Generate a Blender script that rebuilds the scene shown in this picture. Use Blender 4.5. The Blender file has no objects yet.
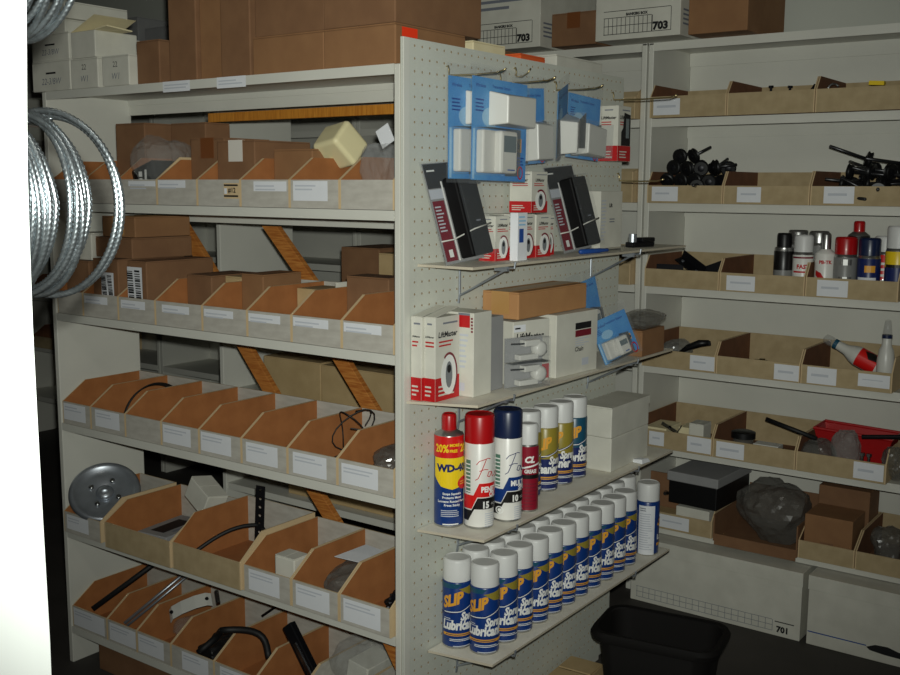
import bpy, bmesh, math, random
from mathutils import Vector, Matrix, noise
R = math.radians
PI = math.pi
C = bpy.context.scene.collection
# ---------------------------------------------------------------- camera solved from the photograph (metres)
H = 1.69
F_PX = 1047.0
YAW, PIT, ROL = R(35.95), R(8.26), R(.305)
CAM = Vector((1.347, -1.690, -.281 + H))
_fw = Vector((-math.sin(YAW)*math.cos(PIT), math.cos(YAW)*math.cos(PIT), -math.sin(PIT)))
_r0 = _fw.cross(Vector((0, 0, 1))).normalized()
_u0 = _r0.cross(_fw)
_rt = _r0*math.cos(ROL) + _u0*math.sin(ROL)
_up = -_r0*math.sin(ROL) + _u0*math.cos(ROL)

def at(u, v, ax, val):
    """where the sight line through a photo pixel meets the plane ax = val (used to measure the place)"""
    d = _fw + (u-450)/F_PX*_rt - (v-337.5)/F_PX*_up
    i = 'xyz'.index(ax)
    return CAM + d*((val-CAM[i])/d[i])

# ---------------------------------------------------------------- materials
def lin(c):
    c /= 255.0
    return c/12.92 if c <= .04045 else ((c+.055)/1.055)**2.4
def L3(rgb): return (lin(rgb[0]), lin(rgb[1]), lin(rgb[2]), 1)

M = {}
def mat(key, rgb, rough=.6, metal=0., var=0., scale=20., stretch=(1, 1, 1), rgb2=None, bump=0., alpha=1., spec=.5, coat=0., detail=4.):
    m = bpy.data.materials.new(key); m.use_nodes = True
    nt = m.node_tree; b = nt.nodes['Principled BSDF']
    b.inputs['Base Color'].default_value = L3(rgb)
    b.inputs['Roughness'].default_value = rough
    b.inputs['Metallic'].default_value = metal
    b.inputs['Alpha'].default_value = alpha
    b.inputs['Specular IOR Level'].default_value = spec
    b.inputs['Coat Weight'].default_value = coat
    if var or rgb2 or bump:
        tc = nt.nodes.new('ShaderNodeTexCoord'); mp = nt.nodes.new('ShaderNodeMapping')
        mp.inputs['Scale'].default_value = stretch
        nz = nt.nodes.new('ShaderNodeTexNoise'); nz.inputs['Scale'].default_value = scale; nz.inputs['Detail'].default_value = detail
        nt.links.new(tc.outputs['Object'], mp.inputs['Vector']); nt.links.new(mp.outputs['Vector'], nz.inputs['Vector'])
        if var or rgb2:
            cr = nt.nodes.new('ShaderNodeValToRGB')
            a = L3(rgb); c2 = L3(rgb2) if rgb2 else tuple(max(0, x*(1-var)) for x in a[:3])+(1,)
            cr.color_ramp.elements[0].position = .35; cr.color_ramp.elements[1].position = .65
            cr.color_ramp.elements[0].color = a; cr.color_ramp.elements[1].color = c2
            nt.links.new(nz.outputs['Fac'], cr.inputs['Fac']); nt.links.new(cr.outputs['Color'], b.inputs['Base Color'])
        if bump:
            bp = nt.nodes.new('ShaderNodeBump'); bp.inputs['Strength'].default_value = bump; bp.inputs['Distance'].default_value = .004
            nt.links.new(nz.outputs['Fac'], bp.inputs['Height']); nt.links.new(bp.outputs['Normal'], b.inputs['Normal'])
    M[key] = m
    return m

mat('white_paint', (214, 213, 203), .45, var=.06, scale=6)
mat('peg_paint', (206, 208, 197), .5, var=.05, scale=9)
mat('peg_back', (150, 132, 104), .9)
mat('post_paint', (238, 242, 238), .55, var=.05, scale=3, stretch=(8, 8, .4))
mat('wall_paint', (196, 198, 188), .8, var=.05, scale=2)
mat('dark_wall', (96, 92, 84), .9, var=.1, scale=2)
mat('ceiling_paint', (120, 116, 106), .9)
mat('floor_concrete', (66, 62, 58), .75, var=.25, scale=5, bump=.1)
mat('bin_white', (190, 186, 176), .85, rgb2=(176, 171, 161), scale=70, stretch=(.35, 1, 1), detail=6)
mat('bin_brown', (166, 106, 58), .85, rgb2=(155, 97, 51), scale=25)
mat('bin_edge', (205, 180, 140), .85)
mat('bin_tan', (180, 160, 124), .85, rgb2=(168, 148, 112), scale=30)
mat('bin_dark', (120, 78, 50), .85, rgb2=(108, 70, 44), scale=25)
mat('carton', (132, 96, 66), .8, rgb2=(123, 88, 60), scale=18)
mat('carton_light', (186, 138, 90), .8, rgb2=(178, 130, 84), scale=18)
mat('carton_mid', (146, 106, 70), .8, rgb2=(138, 99, 65), scale=18)
mat('kraft_pale', (192, 166, 122), .8, rgb2=(182, 156, 112), scale=18)
mat('carton_white', (214, 212, 200), .75, rgb2=(204, 202, 190), scale=16)
mat('carton_cream', (236, 224, 184), .75, rgb2=(228, 214, 172), scale=16)
mat('carton_grey', (150, 150, 150), .8, var=.06, scale=16)
mat('orange_box', (226, 96, 40), .7)
mat('tape', (196, 150, 92), .3, alpha=.85)
mat('tape_dark', (120, 72, 40), .35)
mat('tape_white', (220, 215, 205), .4)
mat('label_paper', (226, 228, 232), .7, var=.03, scale=30)
mat('print_grey', (120, 124, 134), .8)
mat('print_faint', (194, 198, 206), .8)
mat('print_black', (16, 16, 19), .7)
mat('print_red', (190, 22, 26), .55)
mat('print_darkred', (122, 22, 40), .5)
mat('print_white', (236, 236, 232), .55)
mat('print_blue', (30, 74, 150), .5)
mat('print_sky', (36, 124, 204), .5, rgb2=(84, 160, 218), scale=9)
mat('print_lightblue', (150, 196, 228), .5)
mat('print_green', (90, 128, 110), .6)
mat('red_sticker', (245, 60, 22), .6)
mat('wood', (196, 130, 62), .55, rgb2=(160, 92, 36), scale=22, stretch=(1, 1, 12))
mat('wood_beam', (206, 140, 52), .5, rgb2=(176, 108, 34), scale=18, stretch=(14, 1, 1))
mat('shelf_board', (234, 230, 216), .7, rgb2=(222, 216, 200), scale=14)
mat('board_edge', (196, 186, 166), .8)
mat('steel', (176, 178, 178), .3, 1.)
mat('galvanised', (176, 184, 188), .30, .95, var=.25, scale=160)
mat('zinc', (176, 182, 190), .36, .75, var=.15, scale=30)
mat('brass_wire', (190, 172, 128), .32, 1.)
mat('black_plastic', (19, 19, 20), .42, spec=.4)
mat('device_black', (11, 11, 12), .6, spec=.2)
mat('black_rubber', (16, 16, 17), .6)
mat('black_metal', (34, 34, 38), .4, .6)
mat('zinc_dark', (74, 74, 76), .35, .8)
mat('tub_black', (20, 18, 17), .75, spec=.2)
mat('dark_cable', (30, 28, 26), .55)
mat('cream_plastic', (232, 222, 176), .38)
mat('white_plastic', (206, 205, 198), .35)
mat('grey_plastic', (120, 124, 128), .4)
mat('window_grey', (104, 116, 120), .15)
mat('film', (190, 196, 200), .12, alpha=.055, spec=.7)
mat('poly_bag', (150, 152, 148), .2, alpha=.42, spec=.9)
mat('poly_dark', (112, 110, 105), .2, alpha=.5, spec=.9)
mat('poly_clear', (190, 192, 190), .14, alpha=.17, spec=.9)
mat('cap_white', (216, 216, 214), .42)
mat('cap_red', (176, 18, 22), .32, coat=.3)
mat('cap_navy', (22, 36, 70), .32, coat=.3)
mat('can_blue', (18, 54, 120), .32, coat=.3)
mat('can_teal', (30, 80, 104), .35)
mat('can_olive', (150, 134, 52), .35)
mat('can_navy', (26, 40, 96), .35)
mat('can_white', (228, 226, 220), .35, coat=.2)
mat('can_yellow', (244, 208, 32), .35)
mat('can_red', (214, 28, 26), .35, coat=.2)
mat('can_orange', (230, 164, 52), .4)
mat('can_black', (24, 22, 22), .35)
mat('can_crimson', (140, 24, 44), .35)
mat('can_grey', (130, 130, 128), .4)
mat('can_silver', (180, 180, 178), .3, .9)
mat('olive_stripe', (176, 140, 44), .4)
mat('red_plastic', (170, 20, 22), .4)
mat('battery_blue', (28, 56, 120), .35)

# ---------------------------------------------------------------- mesh builder
class MB:
    def __init__(s): s.v = []; s.f = []; s.m = []
    def add(s, vs, fs, mi=0, X=None):
        b = len(s.v)
        s.v.extend([tuple(X @ Vector(p)) for p in vs] if X is not None else [tuple(p) for p in vs])
        for i, f in enumerate(fs):
            s.f.append(tuple(b+k for k in f)); s.m.append(mi[i] if isinstance(mi, (list, tuple)) else mi)
        return s
    def box(s, x0, x1, y0, y1, z0, z1, mi=0, X=None):
        """mi: one slot, or six for -x +x -y +y -z +z"""
        v = [(x, y, z) for z in (z0, z1) for y in (y0, y1) for x in (x0, x1)]
        f = [(0, 4, 6, 2), (1, 3, 7, 5), (0, 1, 5, 4), (2, 6, 7, 3), (0, 2, 3, 1), (4, 5, 7, 6)]
        return s.add(v, f, mi, X)
    def prism(s, poly, axis, a, b, mi=0, X=None):
        """poly in the two other axes (x,y,z order), extruded along axis from a to b"""
        def P(p, t):
            return {'x': (t, p[0], p[1]), 'y': (p[0], t, p[1]), 'z': (p[0], p[1], t)}[axis]
        n = len(poly)
        v = [P(p, a) for p in poly] + [P(p, b) for p in poly]
        f = [tuple(range(n))[::-1], tuple(range(n, 2*n))] + [(i, (i+1) % n, n+(i+1) % n, n+i) for i in range(n)]
        return s.add(v, f, mi, X)
    def lathe(s, prof, n=28, mi=0, X=None, cap=True):
        """prof [(r, z)] or [(r, z, slot of the band above)]"""
        v = []; f = []; ms = []
        for p in prof:
            for k in range(n):
                a = 2*PI*k/n; v.append((p[0]*math.cos(a), p[0]*math.sin(a), p[1]))
        for i in range(len(prof)-1):
            for k in range(n):
                f.append((i*n+k, i*n+(k+1) % n, (i+1)*n+(k+1) % n, (i+1)*n+k)); ms.append(prof[i][2] if len(prof[i]) > 2 else mi)
        if cap:
            f.append(tuple(range(n))[::-1]); ms.append(prof[0][2] if len(prof[0]) > 2 else mi)
            q = (len(prof)-1)*n; f.append(tuple(range(q, q+n))); ms.append(prof[-1][2] if len(prof[-1]) > 2 else mi)
        return s.add(v, f, ms, X)
    def tube(s, path, r, n=8, mi=0, closed=False, X=None, rope=0., lay=.02, lobes=3):
        P = [Vector(p) for p in path]; N = len(P); v = []; f = []
        T = []
        for i in range(N):
            a = P[(i-1) % N] if (closed or i > 0) else P[i]; b = P[(i+1) % N] if (closed or i < N-1) else P[i]
            T.append((b-a).normalized())
        up = Vector((0, 0, 1)) if abs(T[0].z) < .9 else Vector((1, 0, 0))
        nrm = (up - T[0]*up.dot(T[0])).normalized(); L = 0.
        for i in range(N):
            nrm = (nrm - T[i]*nrm.dot(T[i])).normalized(); bi = T[i].cross(nrm)
            if i: L += (P[i]-P[i-1]).length
            for k in range(n):
                a = 2*PI*k/n
                rr = r*(1+rope*math.cos(lobes*(a-2*PI*L/(lay*lobes)))) if rope else (r[i] if isinstance(r, (list, tuple)) else r)
                v.append(tuple(P[i]+nrm*math.cos(a)*rr+bi*math.sin(a)*rr))
        for i in range(N if closed else N-1):
            j = (i+1) % N
            for k in range(n): f.append((i*n+k, i*n+(k+1) % n, j*n+(k+1) % n, j*n+k))
        if not closed:
            f.append(tuple(range(n))[::-1]); f.append(tuple(range((N-1)*n, N*n)))
        return s.add(v, f, mi, X)
    def build(s, name, mats, parent=None, loc=None, rot=None, smooth=False, bevel=0., seg=2, auto=None):
        me = bpy.data.meshes.new(name); me.from_pydata(s.v, [], s.f)
        for k in (mats if isinstance(mats, (list, tuple)) else [mats]): me.materials.append(M[k])
        me.polygons.foreach_set('material_index', s.m)
        if bevel or auto is not None:
            bm = bmesh.new(); bm.from_mesh(me)
            if bevel:
                bmesh.ops.remove_doubles(bm, verts=bm.verts, dist=1e-6)
                ed = [e for e in bm.edges if len(e.link_faces) == 2 and e.calc_face_angle(0) > .5]
                bmesh.ops.bevel(bm, geom=ed, offset=bevel, segments=seg, profile=.5, affect='EDGES', clamp_overlap=True)
            bmesh.ops.recalc_face_normals(bm, faces=bm.faces)
            if auto is not None:
                for fc in bm.faces: fc.smooth = True
                for e in bm.edges: e.smooth = not (len(e.link_faces) == 2 and e.calc_face_angle(0) > auto)
            bm.to_mesh(me); bm.free()
        if smooth: me.polygons.foreach_set('use_smooth', [True]*len(me.polygons))
        me.update()
        o = bpy.data.objects.new(name, me); C.objects.link(o)
        if parent is not None: o.parent = parent
        if loc is not None: o.location = loc
        if rot is not None: o.rotation_euler = rot
        return o

def tag(o, label, cat, group=None, kind=None):
    if label: o['label'] = label
    if cat: o['category'] = cat
    if group: o['group'] = group
    if kind: o['kind'] = kind
    return o
def thing(name, label, cat, loc=(0, 0, 0), rot=(0, 0, 0), group=None):
    o = bpy.data.objects.new(name, None); C.objects.link(o); o.empty_display_size = .03
    o.location = loc; o.rotation_euler = rot if not isinstance(rot, (int, float)) else (0, 0, rot)
    return tag(o, label, cat, group)
def dup(root, loc=None, rot=None, label=None, group=None):
    c = root.copy(); C.objects.link(c)
    if loc is not None: c.location = loc
    if rot is not None: c.rotation_euler = rot if not isinstance(rot, (int, float)) else (0, 0, rot)
    if label: c['label'] = label
    if group: c['group'] = group
    for ch in list(root.children):
        d = ch.copy(); C.objects.link(d); d.parent = c
        for g in list(ch.children):
            e = g.copy(); C.objects.link(e); e.parent = d
    return c
def structure(o, label=None):
    o['kind'] = 'structure'
    if label: o['label'] = label
    return o
ORD = ['zeroth', 'first', 'second', 'third', 'fourth', 'fifth', 'sixth', 'seventh', 'eighth', 'ninth', 'tenth', 'eleventh', 'twelfth', 'thirteenth', 'fourteenth']

# ---------------------------------------------------------------- print: flat artwork, laid on a face or wrapped round a can
_tc = {}
def text2d(s, size, bold=0., shear=0., align='LEFT', sx=1.):
    k = (s, round(size, 5), bold, shear, align, sx)
    if k not in _tc:
        cu = bpy.data.curves.new('text', 'FONT'); cu.body = s; cu.size = size; cu.offset = bold*size; cu.shear = shear; cu.align_x = align; cu.resolution_u = 2
        ob = bpy.data.objects.new('text', cu); C.objects.link(ob)
        dg = bpy.context.evaluated_depsgraph_get(); me = bpy.data.meshes.new_from_object(ob.evaluated_get(dg))
        vs = [(v.co.x*sx, v.co.y) for v in me.vertices]; fs = [tuple(p.vertices) for p in me.polygons]
        bpy.data.objects.remove(ob); bpy.data.curves.remove(cu); bpy.data.meshes.remove(me)
        _tc[k] = (vs, fs)
    return _tc[k]
def ell(cx, cy, rx, ry, n=24, a0=0., a1=2*PI):
    return [(cx+rx*math.cos(a0+(a1-a0)*i/n), cy+ry*math.sin(a0+(a1-a0)*i/n)) for i in range(n if a1-a0 > 6.28 else n+1)]
def artwork(name, items, parent, X=None, wrap=None, th0=0., lift=.0003):
    """items: ('r',x0,y0,x1,y1,mat) ('p',pts,mat) ('e',cx,cy,rx,ry,mat) ('o',cx,cy,rx,ry,w,mat,a0,a1) ('t',x,y,size,text,mat,{opts}) ('l',x0,y0,x1,y1,n,mat)"""
    mats = []; mb = MB()
    def slot(k):
        if k not in mats: mats.append(k)
        return mats.index(k)
    flat = []
    for it in items:
        t = it[0]
        if t == 'r': flat.append(([(it[1], it[2]), (it[3], it[2]), (it[3], it[4]), (it[1], it[4])], [(0, 1, 2, 3)], it[5], 1))
        elif t == 'p': flat.append((it[1], [tuple(range(len(it[1])))], it[2], 1))
        elif t == 'e':
            p = ell(*it[1:5]); flat.append((p, [tuple(range(len(p)))], it[5], 1))
        elif t == 'o':
            a0, a1 = (it[7], it[8]) if len(it) > 7 else (0, 2*PI); n = 28
            a = [(it[1]+it[3]*math.cos(a0+(a1-a0)*i/n), it[2]+it[4]*math.sin(a0+(a1-a0)*i/n)) for i in range(n+1)]
            b = [(it[1]+(it[3]-it[5])*math.cos(a0+(a1-a0)*i/n), it[2]+(it[4]-it[5])*math.sin(a0+(a1-a0)*i/n)) for i in range(n+1)]
            flat.append((a+b, [(i, i+1, n+2+i, n+1+i) for i in range(n)], it[6], 1))
        elif t == 't':
            o = it[6] if len(it) > 6 else {}
            vs, fs = text2d(it[4], it[3], o.get('bold', 0), o.get('shear', 0), o.get('align', 'LEFT'), o.get('sx', 1))
            ra = o.get('rot', 0.); ca, sa = math.cos(ra), math.sin(ra)
            flat.append(([(it[1]+x*ca-y*sa, it[2]+x*sa+y*ca) for x, y in vs], fs, it[5], 2))
        elif t == 'l':
            x0, y0, x1, y1, n, mk = it[1:7]; rr = random.Random(int(abs(x0*7919+y0*104729)*1000)); st = (y1-y0)/n
            v = []; f = []
            for i in range(n):
                b = len(v); xe = x0+(x1-x0)*rr.uniform(.6, 1); ya = y0+i*st+st*.25; yb = ya+st*.42
                v += [(x0, ya), (xe, ya), (xe, yb), (x0, yb)]; f.append((b, b+1, b+2, b+3))
            flat.append((v, f, mk, 2))
    for i, (vs, fs, mk, lay) in enumerate(flat):
        e = lift*(1+i*.55)
        if wrap is None:
            mb.add([(x, -e, y) for x, y in vs], fs, slot(mk), X)
        else:
            bm = bmesh.new(); bv = [bm.verts.new((x, y, 0)) for x, y in vs]
            for f in fs:
                try: bm.faces.new([bv[k] for k in f])
                except ValueError: pass
            bmesh.ops.triangulate(bm, faces=[f for f in bm.faces if len(f.verts) > 4])
            x0 = min(x for x, y in vs); x1 = max(x for x, y in vs); st = wrap*R(11)
            k = math.ceil(x0/st+1e-6)
            while k*st < x1-1e-6:
                bmesh.ops.bisect_plane(bm, geom=bm.verts[:]+bm.edges[:]+bm.faces[:], plane_co=(k*st, 0, 0), plane_no=(1, 0, 0)); k += 1
            bm.verts.index_update(); rr = wrap+e
            mb.add([(rr*math.cos(th0+v.co.x/wrap), rr*math.sin(th0+v.co.x/wrap), v.co.y) for v in bm.verts], [tuple(v.index for v in f.verts) for f in bm.faces], slot(mk))
            bm.free()
    return mb.build(name, mats, parent)
FRONT = Matrix.Identity(4)                       # artwork on a face looking along -y
def face_x(x): return Matrix.Translation((x, 0, 0)) @ Matrix.Rotation(PI/2, 4, 'Z')   # on a face looking along +x, u along +y
def face_top(z): return Matrix.Translation((0, 0, z)) @ Matrix.Rotation(-PI/2, 4, 'X')

# ---------------------------------------------------------------- cartons, bins, bags
def carton(label, x0, x1, y0, y1, z0, z1, mk='carton', name='cardboard_box', cat='box', group=None, rot=0., tape=None, flaps=True, bev=.0025, seam=None):
    """closed box; tape: key of the tape over the top seam and down the front"""
    w, d, h = x1-x0, y1-y0, z1-z0
    o = MB().box(-w/2, w/2, -d/2, d/2, 0, h-(.003 if flaps else 0)).build(name, mk, None, ((x0+x1)/2, (y0+y1)/2, z0), (0, 0, rot), bevel=bev)
    tag(o, label, cat, group)
    if flaps:
        for s in (-1, 1):
            a, b = (-w/2+.001, -.0008) if s < 0 else (.0008, w/2-.001)
            MB().box(a, b, -d/2+.001, d/2-.001, h-.003, h).build('flap', mk, o)
    if tape:
        t = MB().box(-.024, .024, -d/2-.0006, d/2+.0006, h, h+.0006).box(-.024, .024, -d/2-.0008, -d/2, h-.05, h+.0006)
        t.build('tape', tape, o)
    return o

def parts_bin(label, x0, x1, yf, z, style='white', depth=.264, h=.112, hf=.062, group=None, lab=None, inner_left=None, slant=.075, lines=2):
    """open-front cardboard shelf bin; lab = (x0,x1,z0,z1) of the paper label in world x / height above the shelf"""
    st = {'white': ['bin_white', 'bin_brown', 'bin_edge', 'bin_white'], 'kraft': ['bin_tan', 'bin_brown', 'bin_edge', 'bin_white'],
          'tan': ['bin_tan', 'bin_dark', 'bin_edge', 'bin_tan'], 'grey': ['bin_white', 'bin_white', 'bin_edge', 'bin_white']}[style]
    cx = (x0+x1)/2; w = (x1-x0)/2-.0003; t = .0035
    root = thing('parts_bin', label, 'bin', (cx, yf, z+.001), 0, group)
    side = [(0, 0), (depth, 0), (depth, h), (slant, h), (0, hf)]
    b = MB()
    b.box(-w+t, w-t, t, depth-t, 0, t, 1)
    b.box(-w+t, w-t, 0, t, 0, hf, [2, 2, 0, 1, 0, 2])
    b.box(-w+t, w-t, depth-t, depth, 0, h, [2, 2, 3, 0, 0, 2])
    n = 5
    for s in (-1, 1):
        a, c = (-w, -w+t) if s < 0 else (w-t, w)
        b.prism(side, 'x', a, c, [2 if s < 0 else 1, 1 if s < 0 else 2, 0, 0, 2, 2, 2])
    b.build('bin_body', st, root)
    if lab:
        l0, l1, zz0, zz1 = lab[0]-cx, lab[1]-cx, lab[2], lab[3]
        it = [('r', l0, zz0, l1, zz1, 'label_paper')]
        if lines: it.append(('l', l0+.006, zz1-.008-.007*lines, l1-.012, zz1-.006, lines, 'print_faint'))
        artwork('paper_label', it, root)
    return root

def crumple(name, mk, size, seed, parent=None, loc=None, rot=None, amp=.38, freq=1.5, sub=4, flat=True):
    bm = bmesh.new(); bmesh.ops.create_icosphere(bm, subdivisions=sub, radius=1)
    off = Vector((seed*7.3, seed*3.1, seed*1.7))
    for v in bm.verts:
        p = v.co.normalized()
        q = p*freq+off
        n1 = 1-2*abs(noise.noise(q)); n2 = 1-2*abs(noise.noise(q*2.3+off))
        f = 1-amp*.35+amp*(1.1*noise.noise(q*.55+off)+.34*n1+.18*n2)
        if p.z > 0: f *= 1-.30*p.z**2*(1-.6*abs(noise.noise(off)))
        c = Vector((p.x*f*size[0]/2, p.y*f*size[1]/2, (p.z*f*.5+.5)*size[2]))
        if flat and c.z < size[2]*.06: c.z = size[2]*.06*max(0, min(1, .5+p.z))
        c.x = max(-size[0]/2, min(size[0]/2, c.x)); c.y = max(-size[1]/2, min(size[1]/2, c.y)); c.z = min(c.z, size[2])
        v.co = c
    zmin = min(v.co.z for v in bm.verts)
    for v in bm.verts: v.co.z -= zmin
    me = bpy.data.meshes.new(name); bm.to_mesh(me); bm.free(); me.materials.append(M[mk])
    o = bpy.data.objects.new(name, me); C.objects.link(o)
    if parent is not None: o.parent = parent
    if loc is not None: o.location = loc
    if rot is not None: o.rotation_euler = rot
    return o
def arc(c, r, a0, a1, n, plane='xz', squash=1.):
    out = []
    for i in range(n+1):
        a = a0+(a1-a0)*i/n; p, q = r*math.cos(a), r*math.sin(a)*squash
        out.append((c[0]+p, c[1], c[2]+q) if plane == 'xz' else (c[0]+p, c[1]+q, c[2]) if plane == 'xy' else (c[0], c[1]+p, c[2]+q))
    return out
FLASH, FILL, EXPO = 150., 4., 0.
# ================================================================ camera, flash, room
cam = bpy.data.cameras.new('camera'); co = bpy.data.objects.new('camera', cam); C.objects.link(co)
mw = Matrix.Identity(4)
for i in range(3): mw[i][0] = _rt[i]; mw[i][1] = _up[i]; mw[i][2] = -_fw[i]; mw[i][3] = CAM[i]
co.matrix_world = mw
cam.sensor_width = 36; cam.sensor_fit = 'HORIZONTAL'; cam.lens = F_PX*36/900; cam.clip_start = .02
bpy.context.scene.camera = co
# the camera's own flash, just above the lens
fl = bpy.data.lights.new('camera_flash', 'SPOT'); fl.energy = FLASH; fl.spot_size = R(84); fl.spot_blend = 1.; fl.shadow_soft_size = .012; fl.color = (.965, 1., .925)
fo = bpy.data.objects.new('camera_flash', fl); C.objects.link(fo)
fm = mw.copy(); fp = CAM + _up*.040 + _rt*.012 + _fw*.02
fm = fm @ Matrix.Rotation(R(5.5), 4, 'X')
for i in range(3): fm[i][3] = fp[i]
fo.matrix_world = fm
# weak fill light added under the ceiling to lift the shadows, no real fitting
al = bpy.data.lights.new('fill_light', 'AREA'); al.energy = FILL; al.shape = 'RECTANGLE'; al.size = 1.2; al.size_y = .1; al.color = (1, .95, .85)
ao = bpy.data.objects.new('fill_light', al); C.objects.link(ao); ao.location = (.6, -1.3, 2.53)
w = bpy.data.worlds.new('world'); bpy.context.scene.world = w; w.use_nodes = True
w.node_tree.nodes['Background'].inputs['Color'].default_value = (.02, .02, .02, 1); w.node_tree.nodes['Background'].inputs['Strength'].default_value = .1
vs = bpy.context.scene.view_settings
vs.view_transform = 'Standard'; vs.look = 'None'; vs.gamma = 1; vs.use_curve_mapping = False; vs.exposure = EXPO

FZ = .03            # floor level
XL, XR, YF, YB, ZC = -4.6, 2.6, -3.0, 1.80, 2.55
structure(MB().box(XL, XR, YF, YB, FZ-.1, FZ).build('floor', 'floor_concrete'), 'dark concrete floor')
structure(MB().box(XL, XR, YF, YB, ZC, ZC+.1).build('ceiling', 'ceiling_paint'))
structure(MB().box(XL, XR, YB, YB+.1, FZ, ZC).build('wall_back', 'wall_paint'), 'pale painted wall behind the shelving')
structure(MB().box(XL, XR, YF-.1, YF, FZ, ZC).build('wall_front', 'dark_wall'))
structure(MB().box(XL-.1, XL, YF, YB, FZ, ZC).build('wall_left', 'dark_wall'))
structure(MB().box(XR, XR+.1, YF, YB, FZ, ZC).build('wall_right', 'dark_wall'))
# white painted post close to the camera: its aisle face, bowed far edge and thickness
pe = [at(u, v, 'x', .62) for u, v in ((26.5, -60), (26.5, 0), (27, 90), (27.5, 170), (30, 250), (33, 330), (37, 410), (43, 520), (50, 640), (52, 690), (56, 760))]
edge = [(p.y, p.z) for p in pe]
edge = [(edge[0][0], ZC)] + edge + [(edge[-1][0]+.012, FZ)]
poly = edge + [(edge[-1][0]-.32, FZ), (edge[-1][0]-.32, ZC)]
structure(MB().prism(poly, 'x', .34, .62).build('trim_1', 'post_paint'), 'white painted post at the near edge of the doorway')
# ================================================================ gondola (two back-to-back shelf runs with a pegboard end)
SZ = [1.6525, 1.357, 1.0545, .743, .43, .142]       # top of each shelf, downwards
GX0, GX1 = -1.243, -.006
gon = thing('gondola_shelving', 'white double-sided steel shelving unit with a pegboard end panel', 'shelving', (0, 0, FZ))
def gp(mb, name, mk, **k): 
    o = mb.build(name, mk, gon, **k); o.location.z -= FZ; return o
for (y0, y1) in ((0, .275), (.6, .93)):
    gp(MB().box(GX0, GX0+.017, y0, y1, FZ, 1.652), 'side_panel', 'white_paint', bevel=.002)
    gp(MB().box(GX1-.016, GX1, y0, y1, FZ, 1.652), 'side_panel', 'white_paint', bevel=.002)
XA, XB = GX0+.018, GX1-.017
for i, z in enumerate(SZ):
    for front in (1, 0):
        y0, y1 = (0, .270) if front else (.605, .925)
        m = MB().box(XA, XB, y0, y1, z-.006, z)
        m.box(XA, XB, y0, y0+.004, z-.021, z-.006); m.box(XA, XB, y1-.004, y1, z-.021, z-.006)
        gp(m, 'shelf', 'white_paint')
    if i < 5:
        dz = .014 if i == 0 else .03
        gp(MB().box(XA, XB, .270, .276, z-dz-.034 if i == 0 else z-dz-.022, z-dz), 'rear_rail', 'white_paint')
lab = MB()
for a, b in ((163, 190), (217, 246)):
    p, q = at(a, 90, 'y', 0).x, at(b, 85, 'y', 0).x
    artwork('shelf_label', [('r', p, 1.628-FZ, q, 1.653-FZ, 'label_paper'), ('l', p+.006, 1.634-FZ, q-.006, 1.648-FZ, 2, 'print_faint')], gon)
# timber: a long batten under the top and diagonal braces across each bay
gp(MB().box(-.90, -.03, .278, .296, 1.576, 1.600), 'wood_batten', 'wood_beam', bevel=.001)
def brace(xt, zt, xb, zb, y=.280, wd=.040):
    d = Vector((xb-xt, 0, zb-zt)); n = Vector((d.z, 0, -d.x)).normalized()*wd/2
    # level cut ends
    hw = wd/2/abs(d.normalized().z)
    poly = [(xt-hw, zt), (xt+hw, zt), (xb+hw, zb), (xb-hw, zb)]
    gp(MB().prism(poly, 'y', y, y+.018), 'wood_brace', 'wood', bevel=.001)
brace(-.905, 1.575, -.75, 1.36); brace(-1.04, 1.300, -.82, 1.06); brace(-.675, 1.300, -.44, 1.06)
brace(-.80, .985, -.60, .75); brace(-.445, .985, -.245, .75); brace(-.545, .62, -.345, .40); brace(-.1, .405, .0-.03, .30, y=.06, wd=.05)
# pegboard with real holes
def pegboard():
    b = MB(); y0, pt = .0397, .0254; nc = 37; zt = 1.69; nr = 64; T = .005; rh = .0027
    ya, yb = 0., .976; za, zb = .05, 1.704
    b2 = []
    N = 8
    for r in range(nr):
        zc = zt-r*pt
        for c in range(nc):
            yc = y0+c*pt
            l, rr_, lo, hi = yc-pt/2, yc+pt/2, zc-pt/2, zc+pt/2
            sq = [(rr_, zc), (rr_, hi), (yc, hi), (l, hi), (l, zc), (l, lo), (yc, lo), (rr_, lo)]
            ci = [(yc+rh*math.cos(PI/4*k), zc+rh*math.sin(PI/4*k)) for k in range(N)]
            v = [(0, *p) for p in sq]+[(0, *p) for p in ci]+[(-T, *p) for p in ci]
            f = [(k, (k+1) % N, N+(k+1) % N, N+k) for k in range(N)]+[(N+k, N+(k+1) % N, 2*N+(k+1) % N, 2*N+k) for k in range(N)]
            b.add(v, f, [0]*N+[1]*N)
    l, r_, t, bo = y0-pt/2, y0+(nc-.5)*pt, zt+pt/2, zt-(nr-.5)*pt
    for q in ((ya, l, za, zb), (r_, yb, za, zb), (l, r_, t, zb), (l, r_, za, bo)):
        b.add([(0, q[0], q[2]), (0, q[1], q[2]), (0, q[1], q[3]), (0, q[0], q[3])], [(0, 1, 2, 3)], 0)
    b.add([(0, ya, za), (0, ya, zb), (-T, ya, zb), (-T, ya, za)], [(0, 1, 2, 3)], 0)
    b.add([(0, yb, za), (0, yb, zb), (-T, yb, zb), (-T, yb, za)], [(0, 1, 2, 3)], 0)
    b.add([(0, ya, zb), (0, yb, zb), (-T, yb, zb), (-T, ya, zb)], [(0, 1, 2, 3)], 0)
    gp(b, 'pegboard', ['peg_paint', 'peg_back'])
    gp(MB().box(-.0058, -.0051, ya, yb, za, zb), 'pegboard_backing', 'peg_back')
    gp(MB().box(0, .003, 0, .020, .05, 1.704), 'edge_trim', 'white_paint', bevel=.001)
pegboard()

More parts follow.
